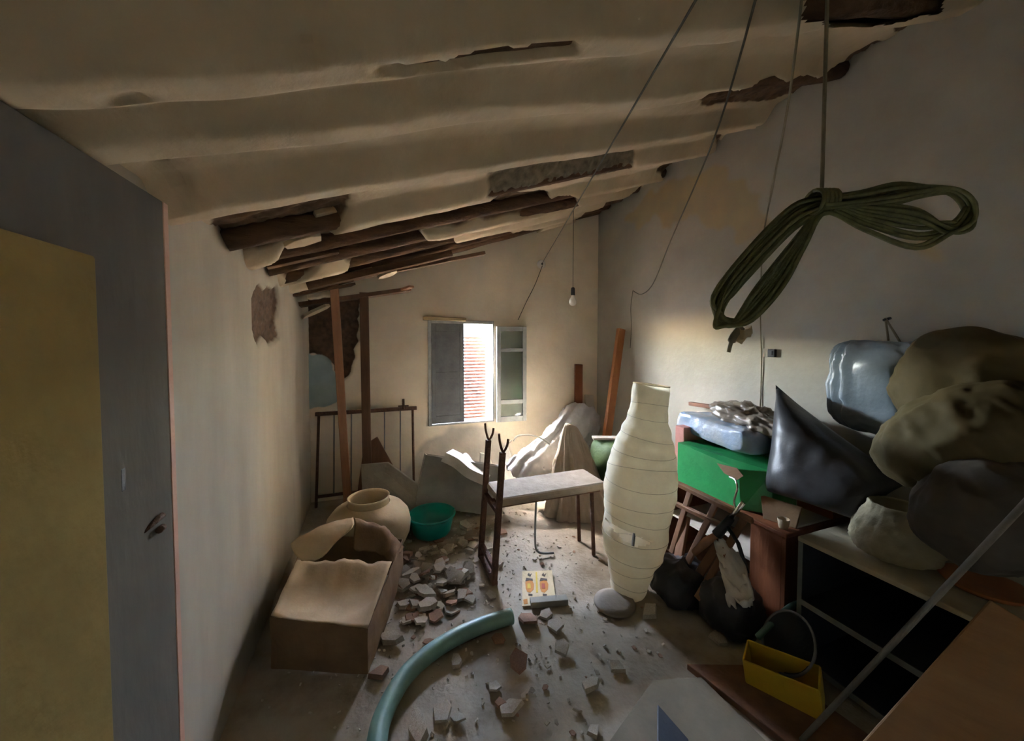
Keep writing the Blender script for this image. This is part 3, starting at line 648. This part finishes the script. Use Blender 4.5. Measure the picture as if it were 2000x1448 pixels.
# ---- sideboard with the junk heap, by the right wall
SX, SY0, SY1, SZ = 1.95, 1.24, 2.12, .57
t = thing('low_sideboard', 'low reddish wooden sideboard against the right wall under the junk heap', 'sideboard', (2.25, 1.7, 0))
b = MB(); b.bb(SX-.015, 2.57, SY0, SY1, SZ-.022, SZ); b.build('top_board', 'woodred', t, bevel=.004)
b = MB(); b.bb(SX, 2.56, SY0+.01, SY0+.03, 0, SZ-.022); b.build('end_panel', 'woodred', t, bevel=.002)
b = MB(); b.bb(SX, 2.56, SY1-.03, SY1-.01, 0, SZ-.022); b.build('end_panel', 'woodred', t, bevel=.002)
b = MB(); b.bb(2.54, 2.56, SY0+.03, SY1-.03, 0, SZ-.022); b.build('back_panel', 'paleboard', t, bevel=.002)
b = MB(); b.bb(SX, SX+.018, SY0+.03, 1.44, .02, SZ-.024); b.build('door', 'woodred', t, bevel=.003)
b = MB(); b.bb(SX+.02, 2.54, SY0+.03, SY1-.03, .03, .05); b.build('bottom_board', 'woodbrown', t, bevel=.002)
b = MB(); b.bb(SX+.03, 2.54, 1.45, SY1-.04, .30, .315); b.build('shelf', 'paleboard', t, bevel=.002)
# green box, wrapped packages
R = eul(0, 0, math.radians(-4))
t = thing('green_box', 'bright green cardboard box on the sideboard, one corner crushed', 'box', (2.12, 1.72, SZ))
b = MB(); x0, x1, y0, y1, z1 = 1.975, 2.30, 1.42, 2.0, SZ+.27
b.add([(x0,y0+.10,SZ),(x1,y0,SZ),(x1,y1,SZ),(x0,y1,SZ),(x0+.03,y0+.14,z1-.05),(x1,y0,z1-.02),(x1,y1,z1),(x0,y1,z1),(x0+.10,y0-.01,SZ),(x0+.12,y0+.0,z1-.03)],
      [(0,3,7,4),(0,4,9,8),(8,9,5,1),(1,5,6,2),(2,6,7,3),(4,7,6,5,9),(0,8,1,2,3)])
b.build('body', 'green', t, bevel=.004)
b = MB(); b.add([P(1400,905,X=1.96), P(1440,915,X=1.95), P(1452,930,X=1.95), P(1440,938,X=1.95), P(1415,925,X=1.955)], [(0,1,2,3,4)]); b.build('torn_tape', 'tape', t, solid=.003)
b = blob((2.31,1.86,SZ+.355), (.21,.31,.075), eul(.04,.06,-.05), 7, .022, 7, 2, 44)
tag(b.build('wrapped_package', 'blueplastic', smooth=True), 'blue and white plastic wrapped package on the green box', 'package')
fl = blob((2.33,1.72,SZ+.465), (.14,.27,.06), eul(.12,0,-.1), 3, .06, 9, 4, 56)
tag(fl.build('crumpled_plastic', 'brownplastic', smooth=True), 'crumpled brownish plastic lying over the wrapped package', 'plastic')
b = MB(); b.bb(2.05, 2.5, 2.02, 2.10, SZ, SZ+.36); tag(b.build('pink_board', 'pink', bevel=.004), 'pink board standing on the sideboard behind the paper lamp', 'board')
b = MB(); b.beam((2.50,1.78,SZ+.47), (2.52,2.42,SZ+.44), .04, .03); o = tag(b.build('red_plank', 'woodred', bevel=.004), 'thin red plank along the wall behind the wrapped package', 'plank')
# ladder-back chair frame leaning on the sideboard
t = thing('chair_frame', 'broken dark wooden chair frame leaning against the sideboard', 'chair', (1.8, 1.8, 0))
q = lambda x, y, X: P(x, y, X=X)
for nm, a, c, wd in (('post', q(1322,945,1.86), q(1470,1018,1.86), .03), ('rail', q(1322,985,1.84), q(1440,1040,1.84), .03),
    ('leg', q(1402,978,1.87), q(1318,1150,1.72), .035), ('leg', q(1456,1010,1.87), q(1362,1170,1.66), .035), ('leg', q(1350,955,1.87), q(1312,1080,1.78), .035), ('slat', q(1340,1008,1.85), q(1320,1120,1.75), .06), ('slat', q(1415,1045,1.83), q(1352,1145,1.74), .05)):
    b = MB(); b.beam(a, c, wd, .022, (1,0,.3)); b.build(nm, 'woodbrown', t, bevel=.004)
# hand brace
t = thing('hand_brace', 'old hand brace drill with a chrome crank hanging before the green box', 'drill', q(1440,1000,1.84))
b = MB(); b.tube(catmull([q(1425,932,1.90), q(1436,938,1.88), q(1440,955,1.86), q(1434,978,1.86), q(1438,995,1.84), q(1450,985,1.84)], 8), .006, 8); b.build('crank', 'chrome', t, smooth=True)
b = MB(); b.tube([q(1452,982,1.84), q(1428,1012,1.82)], .012, 10); b.build('spindle', 'chrome', t, smooth=True)
b = MB(); b.tube([q(1428,1012,1.82), q(1400,1045,1.78)], [.02,.028], 10); b.build('chuck', 'black', t, smooth=True)
b = MB(); b.tube([q(1398,1046,1.78), q(1380,1058,1.77), q(1356,1080,1.75)], [.016,.024,.018], 12); b.build('wooden_handle', 'woodpink', t, smooth=True)
b = MB(); b.tube([q(1418,1025,1.80), q(1442,1062,1.80), q(1460,1120,1.78)], .010, 8); b.build('arm', 'black', t, smooth=True)
fl = net([[q(1400,1062,1.80), q(1420,1060,1.80), q(1440,1075,1.80)], [q(1405,1095,1.74), q(1428,1095,1.74), q(1456,1105,1.76)], [q(1415,1140,1.70), q(1440,1150,1.68), q(1466,1150,1.70)], [q(1420,1170,1.66), q(1445,1180,1.64), q(1470,1178,1.66)]], 8, 8, .05, 11, 1)
tag(fl.build('white_rag', 'tarp', solid=.008, smooth=True), 'pale grey rag hanging below the hand brace', 'rag')
for c, r, sd, lb in (((1.72,1.70,.10), (.17,.15,.12), 3, 'black rubbish sack on the floor below the chair frame'), ((1.78,1.42,.12), (.13,.14,.14), 8, 'shiny black rubbish sack beside the shelf unit')):
    b = blob(c, r, None, 2.6, .03, 9, sd, 26, flat=.0); tag(b.build('rubbish_sack', 'bagdark', smooth=True), lb, 'sack')
b = MB(); c = q(1540,1050,1.88); b.lathe([(0,0),(.02,0),(.024,.02),(.028,.05),(.025,.05),(0,.012)], (1.99,1.29,SZ), None, 20); tag(b.build('small_pot', 'jar', smooth=True), 'small pale pot on the near end of the sideboard', 'pot')
# papers and boards on the sideboard end
slab('paper_tray', [(2.05,1.26,SZ), (2.40,1.26,SZ), (2.42,1.50,SZ), (2.08,1.52,SZ)], (0,0,.012), 'paleboard', 'pale flat tray lying on the sideboard under the dark bag', 'tray')
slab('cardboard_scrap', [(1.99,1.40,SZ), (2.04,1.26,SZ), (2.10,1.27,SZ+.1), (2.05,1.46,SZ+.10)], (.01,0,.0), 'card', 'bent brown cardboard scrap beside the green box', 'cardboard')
b = MB(); b.bb(2.30,2.52,1.24,1.42,SZ+.013,SZ+.10); tag(b.build('brown_carton', 'orange', bevel=.004), 'reddish brown carton on the tray below the dark bag', 'carton')
# ---- big bags
b = pillow([P(1515,752,X=2.30), P(1775,945,X=2.30), P(1700,1022,X=2.20), P(1490,960,X=2.12)], .42, 30, .010, 5, 2, nrm=(-.9,-.35,.1))
tag(b.build('dark_sack', 'bagdark', smooth=True), 'shiny dark plastic sack with a pointed corner beside the green box', 'sack')
fl = []
b = blob(P(1722,757,X=2.46), (.09,.21,.235), None, 4.5, .018, 6, 1, 54, ribs=16); tag(b.build('blue_bag', 'bagblue', smooth=True), 'pale blue plastic bag hanging from a hook on the right wall', 'bag')
b = MB(); hk = P(1738,622,X=2.585); b.tube([hk, hk+Vector((-.05,0,-.01))], .008, 8); b.build('wall_hook', 'black', wr, smooth=True)
b = MB(); b.tube([hk+Vector((-.04,0,0)), P(1735,665,X=2.5)], .005, 6); b.tube([hk+Vector((-.04,0,0)), P(1765,680,X=2.5)], .005, 6)
o = bpy.data.objects['blue_bag']; b.build('strap', 'cablepale', o, smooth=True)
b = blob(P(1895,755,X=2.38), (.17,.23,.24), eul(.3,0,0), 2.6, .02, 5, 4, 64); tag(b.build('olive_sack', 'bagolive', smooth=True), 'olive sack at the back of the bag heap, topmost by the wall', 'sack')
b = blob(P(1872,855,X=2.16), (.20,.17,.27), eul(.85,0,.2), 2.3, .02, 6, 7, 64); tag(b.build('stuffed_sack', 'bagolive', smooth=True), 'big brownish stuffed sack in the middle of the bag heap', 'sack')
b = blob(P(1935,1000,X=2.06), (.20,.18,.21), eul(.5,0,.2), 2.4, .02, 6, 11, 64); tag(b.build('grey_sack', 'baggrey', smooth=True), 'grey wrinkled sack lowest in the bag heap above the shelf unit', 'sack')
# ---- shelf unit against the right wall
CX, CY0, CY1, CZ = 1.885, -.2, 1.15, .62
t = thing('shelf_unit', 'low dark open shelf unit with a pale top along the right wall', 'shelf', (2.2, .5, 0))
b = MB(); b.bb(CX-.01, 2.58, CY0, CY1, CZ-.022, CZ); b.build('top_board', 'cabtop', t, bevel=.004)
for y in (CY0, .52, CY1-.02):
    b = MB(); b.bb(CX, 2.56, y, y+.02, .0, CZ-.022); b.build('upright_panel', 'navy', t, bevel=.002)
    b = MB(); b.bb(CX-.004, CX, y, y+.02, .0, CZ-.022); b.build('edge_strip', 'cabedge', t)
for z in (.03, .30):
    b = MB(); b.bb(CX+.002, 2.56, CY0+.02, CY1-.02, z, z+.02); b.build('shelf_board', 'navy', t, bevel=.002)
    b = MB(); b.bb(CX-.004, CX+.001, CY0+.02, CY1-.02, z-.002, z+.024); b.build('edge_strip', 'cabedge', t)
b = MB(); b.bb(2.55, 2.57, CY0, CY1, 0, CZ-.022); b.build('back_panel', 'navy', t)
b = MB(); pr = [(0,.001),(.10,.001),(.135,.02),(.145,.06),(.135,.12),(.112,.17),(.092,.20),(.084,.225),(.076,.222),(.084,.19),(.10,.15)]
pr = [(a[0]+(c[0]-a[0])*u/4, a[1]+(c[1]-a[1])*u/4) for a, c in zip(pr, pr[1:]) for u in range(4)]+[pr[-1]]
b.lathe(pr, (2.10,.90,CZ), None, 72, fn=lambda a, z: 1+.10*(.5-abs(nz(math.cos(a)*4, math.sin(a)*4, z*14))*2)+.06*(.5-abs(nz(math.cos(a)*10, math.sin(a)*10, z*30))*2)); tag(b.build('clear_bag', 'clearbag', smooth=True), 'crinkled translucent plastic bag on top of the shelf unit', 'bag')
b = MB(); b.lathe([(0,0),(.10,0),(.12,.02),(.11,.02),(0,.008)], (2.14,.66,CZ), None, 28); tag(b.build('orange_plate', 'orange', smooth=True), 'orange plate next to the clear bag on the shelf unit', 'plate')
# long rod and the plank close to the lens
b = MB(); b.tube([Vector((1.50,.90,0.004)), P(2010,975,X=1.84)], .009, 10); tag(b.build('metal_pole', 'polegrey', smooth=True), 'long thin grey metal pole slanting across the shelf unit', 'pole')
c = P(2025,1230,X=1.84); a = P(1830,1448,Z=.36); dd = (c-a).normalized()
b = MB(); b.beam(a-dd*((a.z-.03)/dd.z), c, .19, .03, (-.6,-.3,.7)); tag(b.build('foreground_plank', 'plankwarm', bevel=.005), 'warm brown board in the near right corner of the room', 'board')
# yellow caddy, pan, brown board on the floor before the shelf unit
R = eul(math.radians(8), math.radians(-6), math.radians(-62)); yc = Vector((1.64,1.05,.085))
t = thing('yellow_caddy', 'yellow plastic caddy lying on the floor before the shelf unit', 'caddy', (1.64,1.05,0))
for nm, cc, ss in (('end_wall', (-.13,0,0), (.008,.12,.15)), ('end_wall', (.13,0,0), (.008,.12,.15)), ('side_wall', (0,-.06,0), (.26,.008,.15)), ('side_wall', (0,.06,0), (.26,.008,.15)), ('bottom', (0,0,-.07), (.26,.12,.008))):
    b = MB(); b.box(yc+R @ Vector(cc), ss, R); b.build(nm, 'yellow', t, bevel=.003)
t = thing('frying_pan', 'dark round pan propped against the shelf unit behind the yellow caddy', 'pan', (1.80,1.16,0))
Rp = eul(0, math.radians(-58), math.radians(-20)); pc = Vector((1.80,1.10,.14))
b = MB(); b.lathe([(0,0),(.10,0),(.125,.04),(.13,.045),(.12,.045),(.097,.008),(0,.008)], pc, Rp, 36); b.build('dish', 'black', t, smooth=True)
b = MB(); b.tube([pc+Rp @ Vector((.13*math.cos(6.2832*i/36), .13*math.sin(6.2832*i/36), .045)) for i in range(37)], .006, 6); b.build('rim', 'steel', t, smooth=True)
b = MB(); b.tube(catmull([P(1480,1245,Z=.12), P(1510,1215,Z=.16), P(1545,1185,Z=.2), P(1575,1175,Z=.2)], 6), .014, 8); tag(b.build('grey_hoop', 'hose', smooth=True), 'short grey green tube arching behind the yellow caddy', 'tube')
slab('brown_cardboard', [(1.36,1.30,.0), (1.72,1.16,.0), (1.80,.62,.0), (1.50,.66,.0)], (0,0,.03), 'woodbrown', 'dark brown flat cardboard on the floor below the yellow caddy', 'cardboard')
slab('pale_floor_board', [P(1180,1470,Z=0), P(1275,1335,Z=0), P(1370,1330,Z=0), P(1540,1500,Z=0), P(1500,1560,Z=0)], (0,0,.018), 'floorboard', 'pale board lying flat on the floor at the bottom edge', 'board')
slab('dark_offcut', [P(1284,1380,Z=.02), P(1345,1450,Z=.02), P(1340,1500,Z=.02), P(1283,1500,Z=.02)], (0,0,.012), 'navy', 'small dark triangular offcut on the pale floor board', 'offcut')
# ---- hose, printed card, block
b = MB(); pts = catmull([(.69,1.86,.038),(.50,1.85,.038),(.30,1.80,.038),(.13,1.70,.038),(.03,1.56,.038),(-.01,1.42,.038),(-.02,1.15,.038)], 10)
b.tube(pts, .036, 16, cap=False); n0 = len(pts)
t = tag(b.build('drain_hose', 'hose', smooth=True, solid=.006), 'thick grey green hose curving over the floor in front', 'hose')
t = thing('printed_card', 'yellowish printed card with four figures lying on the floor', 'card', (.95,2.07,.004))
cc = [P(1020,1117,Z=.004), P(1078,1115,Z=.004), P(1084,1160,Z=.004), P(1086,1180,Z=.004), P(1020,1185,Z=.004)]
b = MB(); b.prism(cc, (0,0,.003)); b.build('sheet', 'cardprint', t)
def ink(pp, m, nm='printed_figure', z=.0078): b = MB(); b.prism([P(x, y, Z=z) for x, y in pp], (0,0,.0006)); b.build(nm, m, t)
for x in (1034, 1062):
    ink([(x-7,1150),(x-8,1138),(x-2,1132),(x+5,1133),(x+9,1142),(x+8,1152),(x+2,1158),(x-4,1157)], 'inkorange'); ink([(x-8,1136),(x-6,1129),(x,1130),(x+6,1131),(x+7,1135),(x,1134)], 'inkdark', z=.0086)
    ink([(x-4,1150),(x-4,1140),(x+2,1140),(x+3,1150)], 'inkyellow' if x < 1050 else 'inkred', z=.0086)
    ink([(x-4,1124),(x-1,1119),(x+1,1123),(x+5,1120),(x+2,1127)], 'inkdark', 'printed_mark'); ink([(x-2,1160),(x+6,1161),(x+6,1165),(x-2,1164)], 'inkdark', 'printed_mark')
ink([(1046,1118),(1049,1118),(1051,1158),(1047,1158)], 'inkyellow', 'printed_mark'); ink([(1022,1172),(1030,1170),(1031,1180),(1023,1181)], 'inkorange')
b = MB(); b.beam(P(1036,1178,Z=.02), P(1108,1172,Z=.02), .05, .035); tag(b.build('wood_block', 'greyboard', bevel=.003), 'grey wooden block lying on the lower edge of the printed card', 'block')
# ---- cables, lamp bulb, hank
def cable(name, pts, r, m, label, n=10, seg=8): b = MB(); b.tube(catmull(pts, seg), r, 6); return tag(b.build(name, m, smooth=True), label, 'cable')
top1 = P(1400,-70,D=.80); jb = P(1058,516,Y=YB-.02)
def sag(a, c, d): return [a, a.lerp(c,.25)-Vector((0,0,d*.75)), a.lerp(c,.5)-Vector((0,0,d)), a.lerp(c,.75)-Vector((0,0,d*.75)), c]
cable('overhead_cable', sag(top1, jb, .0), .004, 'cable', 'thin dark cable from the ceiling to the junction box over the window')
t = thing('junction_box', 'round white junction box high on the back wall', 'junction box', jb)
b = MB(); b.lathe([(0,.03),(.04,.03),(.05,.02),(.052,0)], jb+Vector((0,.02,0)), Matrix.Rotation(math.radians(90),3,'X'), 24); b.build('cover', 'white', t, smooth=True)
b = MB(); b.lathe([(0,.036),(.012,.036),(.012,.03)], jb+Vector((0,.02,0)), Matrix.Rotation(math.radians(90),3,'X'), 12); b.build('outlet_hole', 'black', t)
cable('drooping_cable', [jb+Vector((0,-.02,-.02)), P(1045,556,Y=3.92), P(1028,590,Y=3.93), P(1012,625,Y=3.94)], .004, 'cable', 'short cable drooping from the junction box to the window')
hook = P(1236,568,X=2.58)
cable('slack_cable', [Vector((1.0,.74,2.54)), P(1395,270,D=1.6), P(1310,470,D=2.4), P(1275,555,D=2.9), P(1252,575,X=2.5), hook], .004, 'cable', 'slack cable from the ceiling to the nail over the orange plank')
cable('wall_wire', [hook, P(1232,600,X=2.59), P(1233,640,X=2.59), P(1231,680,X=2.59)], .003, 'cable', 'short thin wire hanging down the right wall behind the orange plank')
cable('brown_cable', [Vector((1.185,.75,2.60)), P(1540,200,D=1.35), P(1512,350,D=1.7), P(1490,470,X=2.50), P(1485,600,X=2.58), P(1487,720,X=2.59), P(1482,850,X=2.59)], .004, 'cablepale', 'brownish cable running down the right wall beside the switch')
hc = Vector((1.325,.77,0)); hz0 = P(1613,392,X=1.325).z
cable('hanging_cord', [Vector((1.325,.77,2.66)), Vector((1.325,.77,2.3)), Vector((1.325,.77,hz0))], .006, 'cablepale', 'pale cord holding up the coiled green hank')
t = thing('cable_hank', 'coiled hank of green cable hanging from a cord', 'cable hank', (1.325,.77,hz0))
D0 = (Vector((1.325,.77,hz0))-CAM).dot(FW); rn = random.Random(3)
hub = Vector((1.325,.77,hz0))
for i in range(13):
    o1, o2 = (i%5-2)/1.6+rn.uniform(-.4,.4), (i%4-1.5)/1.2+rn.uniform(-.4,.4); dd = D0+rn.uniform(-.03,.03); d2 = D0+rn.uniform(-.03,.03)
    e = rn.uniform(0,1)
    loop = [(1612,398+8*o1), (1548,428+16*o1), (1462,515+18*o1), (1412+12*o1,578), (1392+20*e,620+10*o2), (1412+22*e,640-16*e), (1452+10*o2,630-14*e), (1504+16*o2,560), (1572,462+12*o2), (1612,404+8*o2),
            (1690,422+16*o2+6*e), (1790,448+24*o2), (1858,462-30*e), (1908-26*e,425+12*o1), (1902-24*e,382+24*e), (1850,364+14*e), (1760,378+12*o1), (1680,390+9*o1), (1612,398+8*o1)]
    pts = [P(x, y, D=dd+(d2-dd)*k/18+.02*math.sin(k)) for k, (x, y) in enumerate(loop)]
    b = MB(); b.tube(catmull(pts, 6), .0065, 7); b.build('strand', 'rope', t, smooth=True)
b = MB()
for i in range(5): b.tube([hub+RT*(.012*i-.024)+(UP*math.cos(6.283*j/16)*.035+FW*math.sin(6.283*j/16)*.04) for j in range(17)], .006, 6)
b.build('tie_wrap', 'rope', t, smooth=True)
b = MB(); b.tube(catmull([P(1448,640,D=D0), P(1435,655,D=D0), P(1428,670,D=D0), P(1423,688,D=D0)], 5), [.012]*10+[.006]*6, 7); b.build('frayed_end', 'cablepale', t, smooth=True)
fl = net([[P(1440,640,D=D0), P(1455,645,D=D0-.02), P(1470,640,D=D0)], [P(1440,655,D=D0), P(1452,660,D=D0-.02), P(1468,652,D=D0)], [P(1425,662,D=D0), P(1438,668,D=D0), P(1450,662,D=D0)]], 5, 5, .015, 20)
fl.build('paper_tag', 'jar', t, solid=.002, smooth=True)
bx = P(1119,570,Y=3.1)
t = thing('bare_bulb', 'bare light bulb hanging on a cord before the back wall', 'bulb', bx)
b = MB(); b.tube([(bx.x, bx.y, ceil_z(bx.x)+.03), (bx.x, bx.y, bx.z)], .003, 6); b.build('cord', 'cable', t, smooth=True)
b = MB(); b.lathe([(0,.04),(.012,.04),(.018,.03),(.02,-.03),(.018,-.035)], bx, None, 16); b.build('socket', 'black', t, smooth=True)
b = MB(); b.lathe([(.016,-.035),(.018,-.05),(.032,-.075),(.036,-.095),(.032,-.115),(.018,-.13),(0,-.134)], bx, None, 24); b.build('glass_bulb', 'white', t, smooth=True)
sw = P(1508,690,X=2.59)
t = thing('wall_switch', 'small black switch on the right wall', 'switch', sw)
b = MB(); b.box(sw, (.025,.05,.055)); b.build('body', 'black', t, bevel=.004)
b = MB(); b.box(sw+Vector((-.014,0,0)), (.008,.02,.03)); b.build('rocker', 'black', t, bevel=.002)
b = MB(); b.box(sw+Vector((.004,.06,0)), (.006,.06,.06)); b.build('plate', 'wall_right', t, bevel=.002)
# ---- plaster shards
def shard_mesh(seed, flat):
    r = random.Random(seed); n = r.choice((4,5,5,6)); b = MB(); off = r.uniform(0, 6)
    base = [(math.cos(off+6.283*i/n+r.uniform(-.3,.3))*r.uniform(.6,1.15), math.sin(off+6.283*i/n+r.uniform(-.3,.3))*r.uniform(.45,.95)) for i in range(n)]
    cur = r.uniform(-.18,.18)
    lo = [Vector((x, y, cur*x*x)) for x, y in base]; hi = [Vector((x*.92, y*.92, flat*r.uniform(.8,1.2)+cur*x*x)) for x, y in base]
    mc = Vector((0,0,flat*1.05))
    b.add(lo+hi+[mc], [tuple(range(n-1,-1,-1))]+[(i,(i+1)%n,n+(i+1)%n,n+i) for i in range(n)]+[(n+i,n+(i+1)%n,2*n) for i in range(n)])
    me = bpy.data.meshes.new('shard'); me.from_pydata([tuple(v) for v in b.v], [], b.f); me.materials.append(MT['shardred' if seed % 6 == 0 else 'shard']); return me
SH = [shard_mesh(i, .14+.09*(i % 4)) for i in range(14)]
def shard(x, y, s, label, group=None, rot=None, mi=None, h=0, r=random):
    o = bpy.data.objects.new('plaster_shard', SH[mi if mi is not None else r.randrange(14)]); COL.objects.link(o)
    rz = rot if rot is not None else r.uniform(0, 6.28); a = r.uniform(-.25,.25) if not h else r.uniform(-.6,.6); c = r.uniform(-.25,.25)
    o.rotation_euler = (a, c, rz); o.scale = (s, s, s)
    o.location = (x, y, 0); mx = o.rotation_euler.to_matrix()
    lo = min((mx @ (v.co*s)).z for v in o.data.vertices); o.location.z = -lo-.003+h
    return tag(o, label, 'shard', group)
big = [(1012,1292,.062,'rounded plaster shard standing in the middle of the brown floor'), (1095,1262,.06,'flat wide plaster shard right of the rounded one'), (1205,1297,.05,'pointed plaster shard below the lamp base'),
 (1156,1335,.045,'narrow pointed shard between the lamp and the pale board'), (963,1338,.045,'triangular shard in front of the hose'), (993,1385,.065,'broad pale lump lying below the triangular shard'), (975,1368,.035,'small brown lump behind the broad pale one'),
 (818,1415,.085,'long pale shard beside the hose at the bottom edge'), (866,1385,.06,'elongated shard leaning on the long pale one'), (895,1400,.035,'small round lump right of the elongated shard'), (1158,1425,.045,'lone pale shard near the bottom, left of the pale board'),
 (892,1285,.04,'broken crumb cluster just inside the hose curve'), (975,1242,.045,'upright shard at the open end of the hose'), (1086,1222,.06,'squarish shard left of the lamp base'), (1030,1205,.07,'reddish slab fragment below the printed card'), (1068,1198,.055,'reddish triangular fragment against the wooden block'),
 (1270,1195,.07,'long brown fragment right of the lamp base'), (1405,1245,.045,'white shard on the brown cardboard edge'), (958,1160,.05,'white shard at the foot of the near upright'), (920,1165,.045,'pointed white shard between the uprights and the heap'), (745,1310,.06,'pale slab beside the front corner of the cardboard box'), (768,1248,.075,'pinkish slab standing along the cardboard box')]
for i, (x, y, s, lb) in enumerate(big):
    q_ = P(x, y, Z=.02); shard(q_.x, q_.y, s, lb, mi=i % 14)
rn = random.Random(11); cnt = 0
heap = [(800,1090),(850,1075),(900,1050),(930,1075),(915,1120),(870,1150),(850,1190),(800,1215),(785,1160),(820,1130)]
while cnt < 130:
    hx, hy = heap[rn.randrange(len(heap))]; x = hx+rn.gauss(0,22); y = hy+rn.gauss(0,20)
    if x < 790+ (1100-y)*.1: continue
    q_ = P(x, y, Z=0); s = rn.uniform(.02,.07); dz = max(0, .10-.35*((q_.x-.36)**2+(q_.y-2.45)**2)**.5)*rn.random()
    mi = rn.randrange(14)
    lab = ('%s %s %s in the rubble heap, %s' % ('large' if s > .053 else 'medium' if s > .037 else 'small', 'reddish' if mi % 6 == 0 else 'grey', 'lump' if mi % 4 == 3 else 'plate',
           'by the basin' if q_.y > 2.75 else 'by the cardboard box' if q_.x < .28 else 'by the bench uprights' if q_.x > .5 else 'on the side toward the hose' if q_.y < 2.3 else 'in its middle'))
    shard(q_.x, q_.y, s, lab, 'rubble heap shards', h=dz, mi=mi, r=rn); cnt += 1
for i in range(60):
    x = rn.uniform(780,1300); y = rn.uniform(1180,1440)
    if rn.random() < .35: x, y = rn.uniform(960,1150), rn.uniform(985,1110)
    q_ = P(x, y, Z=0)
    if abs(q_.x-(.66-.5*max(0, 1.84-q_.y))) < .1 and q_.y < 1.9 and q_.x < .7: continue
    s = rn.uniform(.008,.022)
    lab = '%s plaster chip on the floor, %s' % ('tiny' if s < .013 else 'small', 'beyond or under the weight bench' if q_.y > 2.25 else 'around the printed card' if q_.y > 1.9 else 'inside the curve of the hose' if q_.x < .66 and q_.y > 1.45 else 'in front of the paper lamp' if q_.x > 1.0 else 'along the bottom edge' if q_.y < 1.5 else 'just past the open end of the hose')
    shard(q_.x, q_.y, s, lab, 'small floor chips', r=rn)
b = MB()   # dust and crumbs nobody could count
for i in range(900):
    x = rn.gauss(.5,.5); y = rn.gauss(2.4,.6)
    if not (XL+.1 < x < 1.7 and 1.2 < y < 3.8): continue
    s = rn.uniform(.003,.008); b.box((x, y, -.001), (s*2, s*1.5, s*.7), eul(rn.random(), rn.random(), rn.random()*6))
o = b.build('rubble_crumbs', 'shard'); o['kind'] = 'stuff'; o['label'] = 'fine plaster crumbs and dust strewn over the floor'; o['category'] = 'rubble'
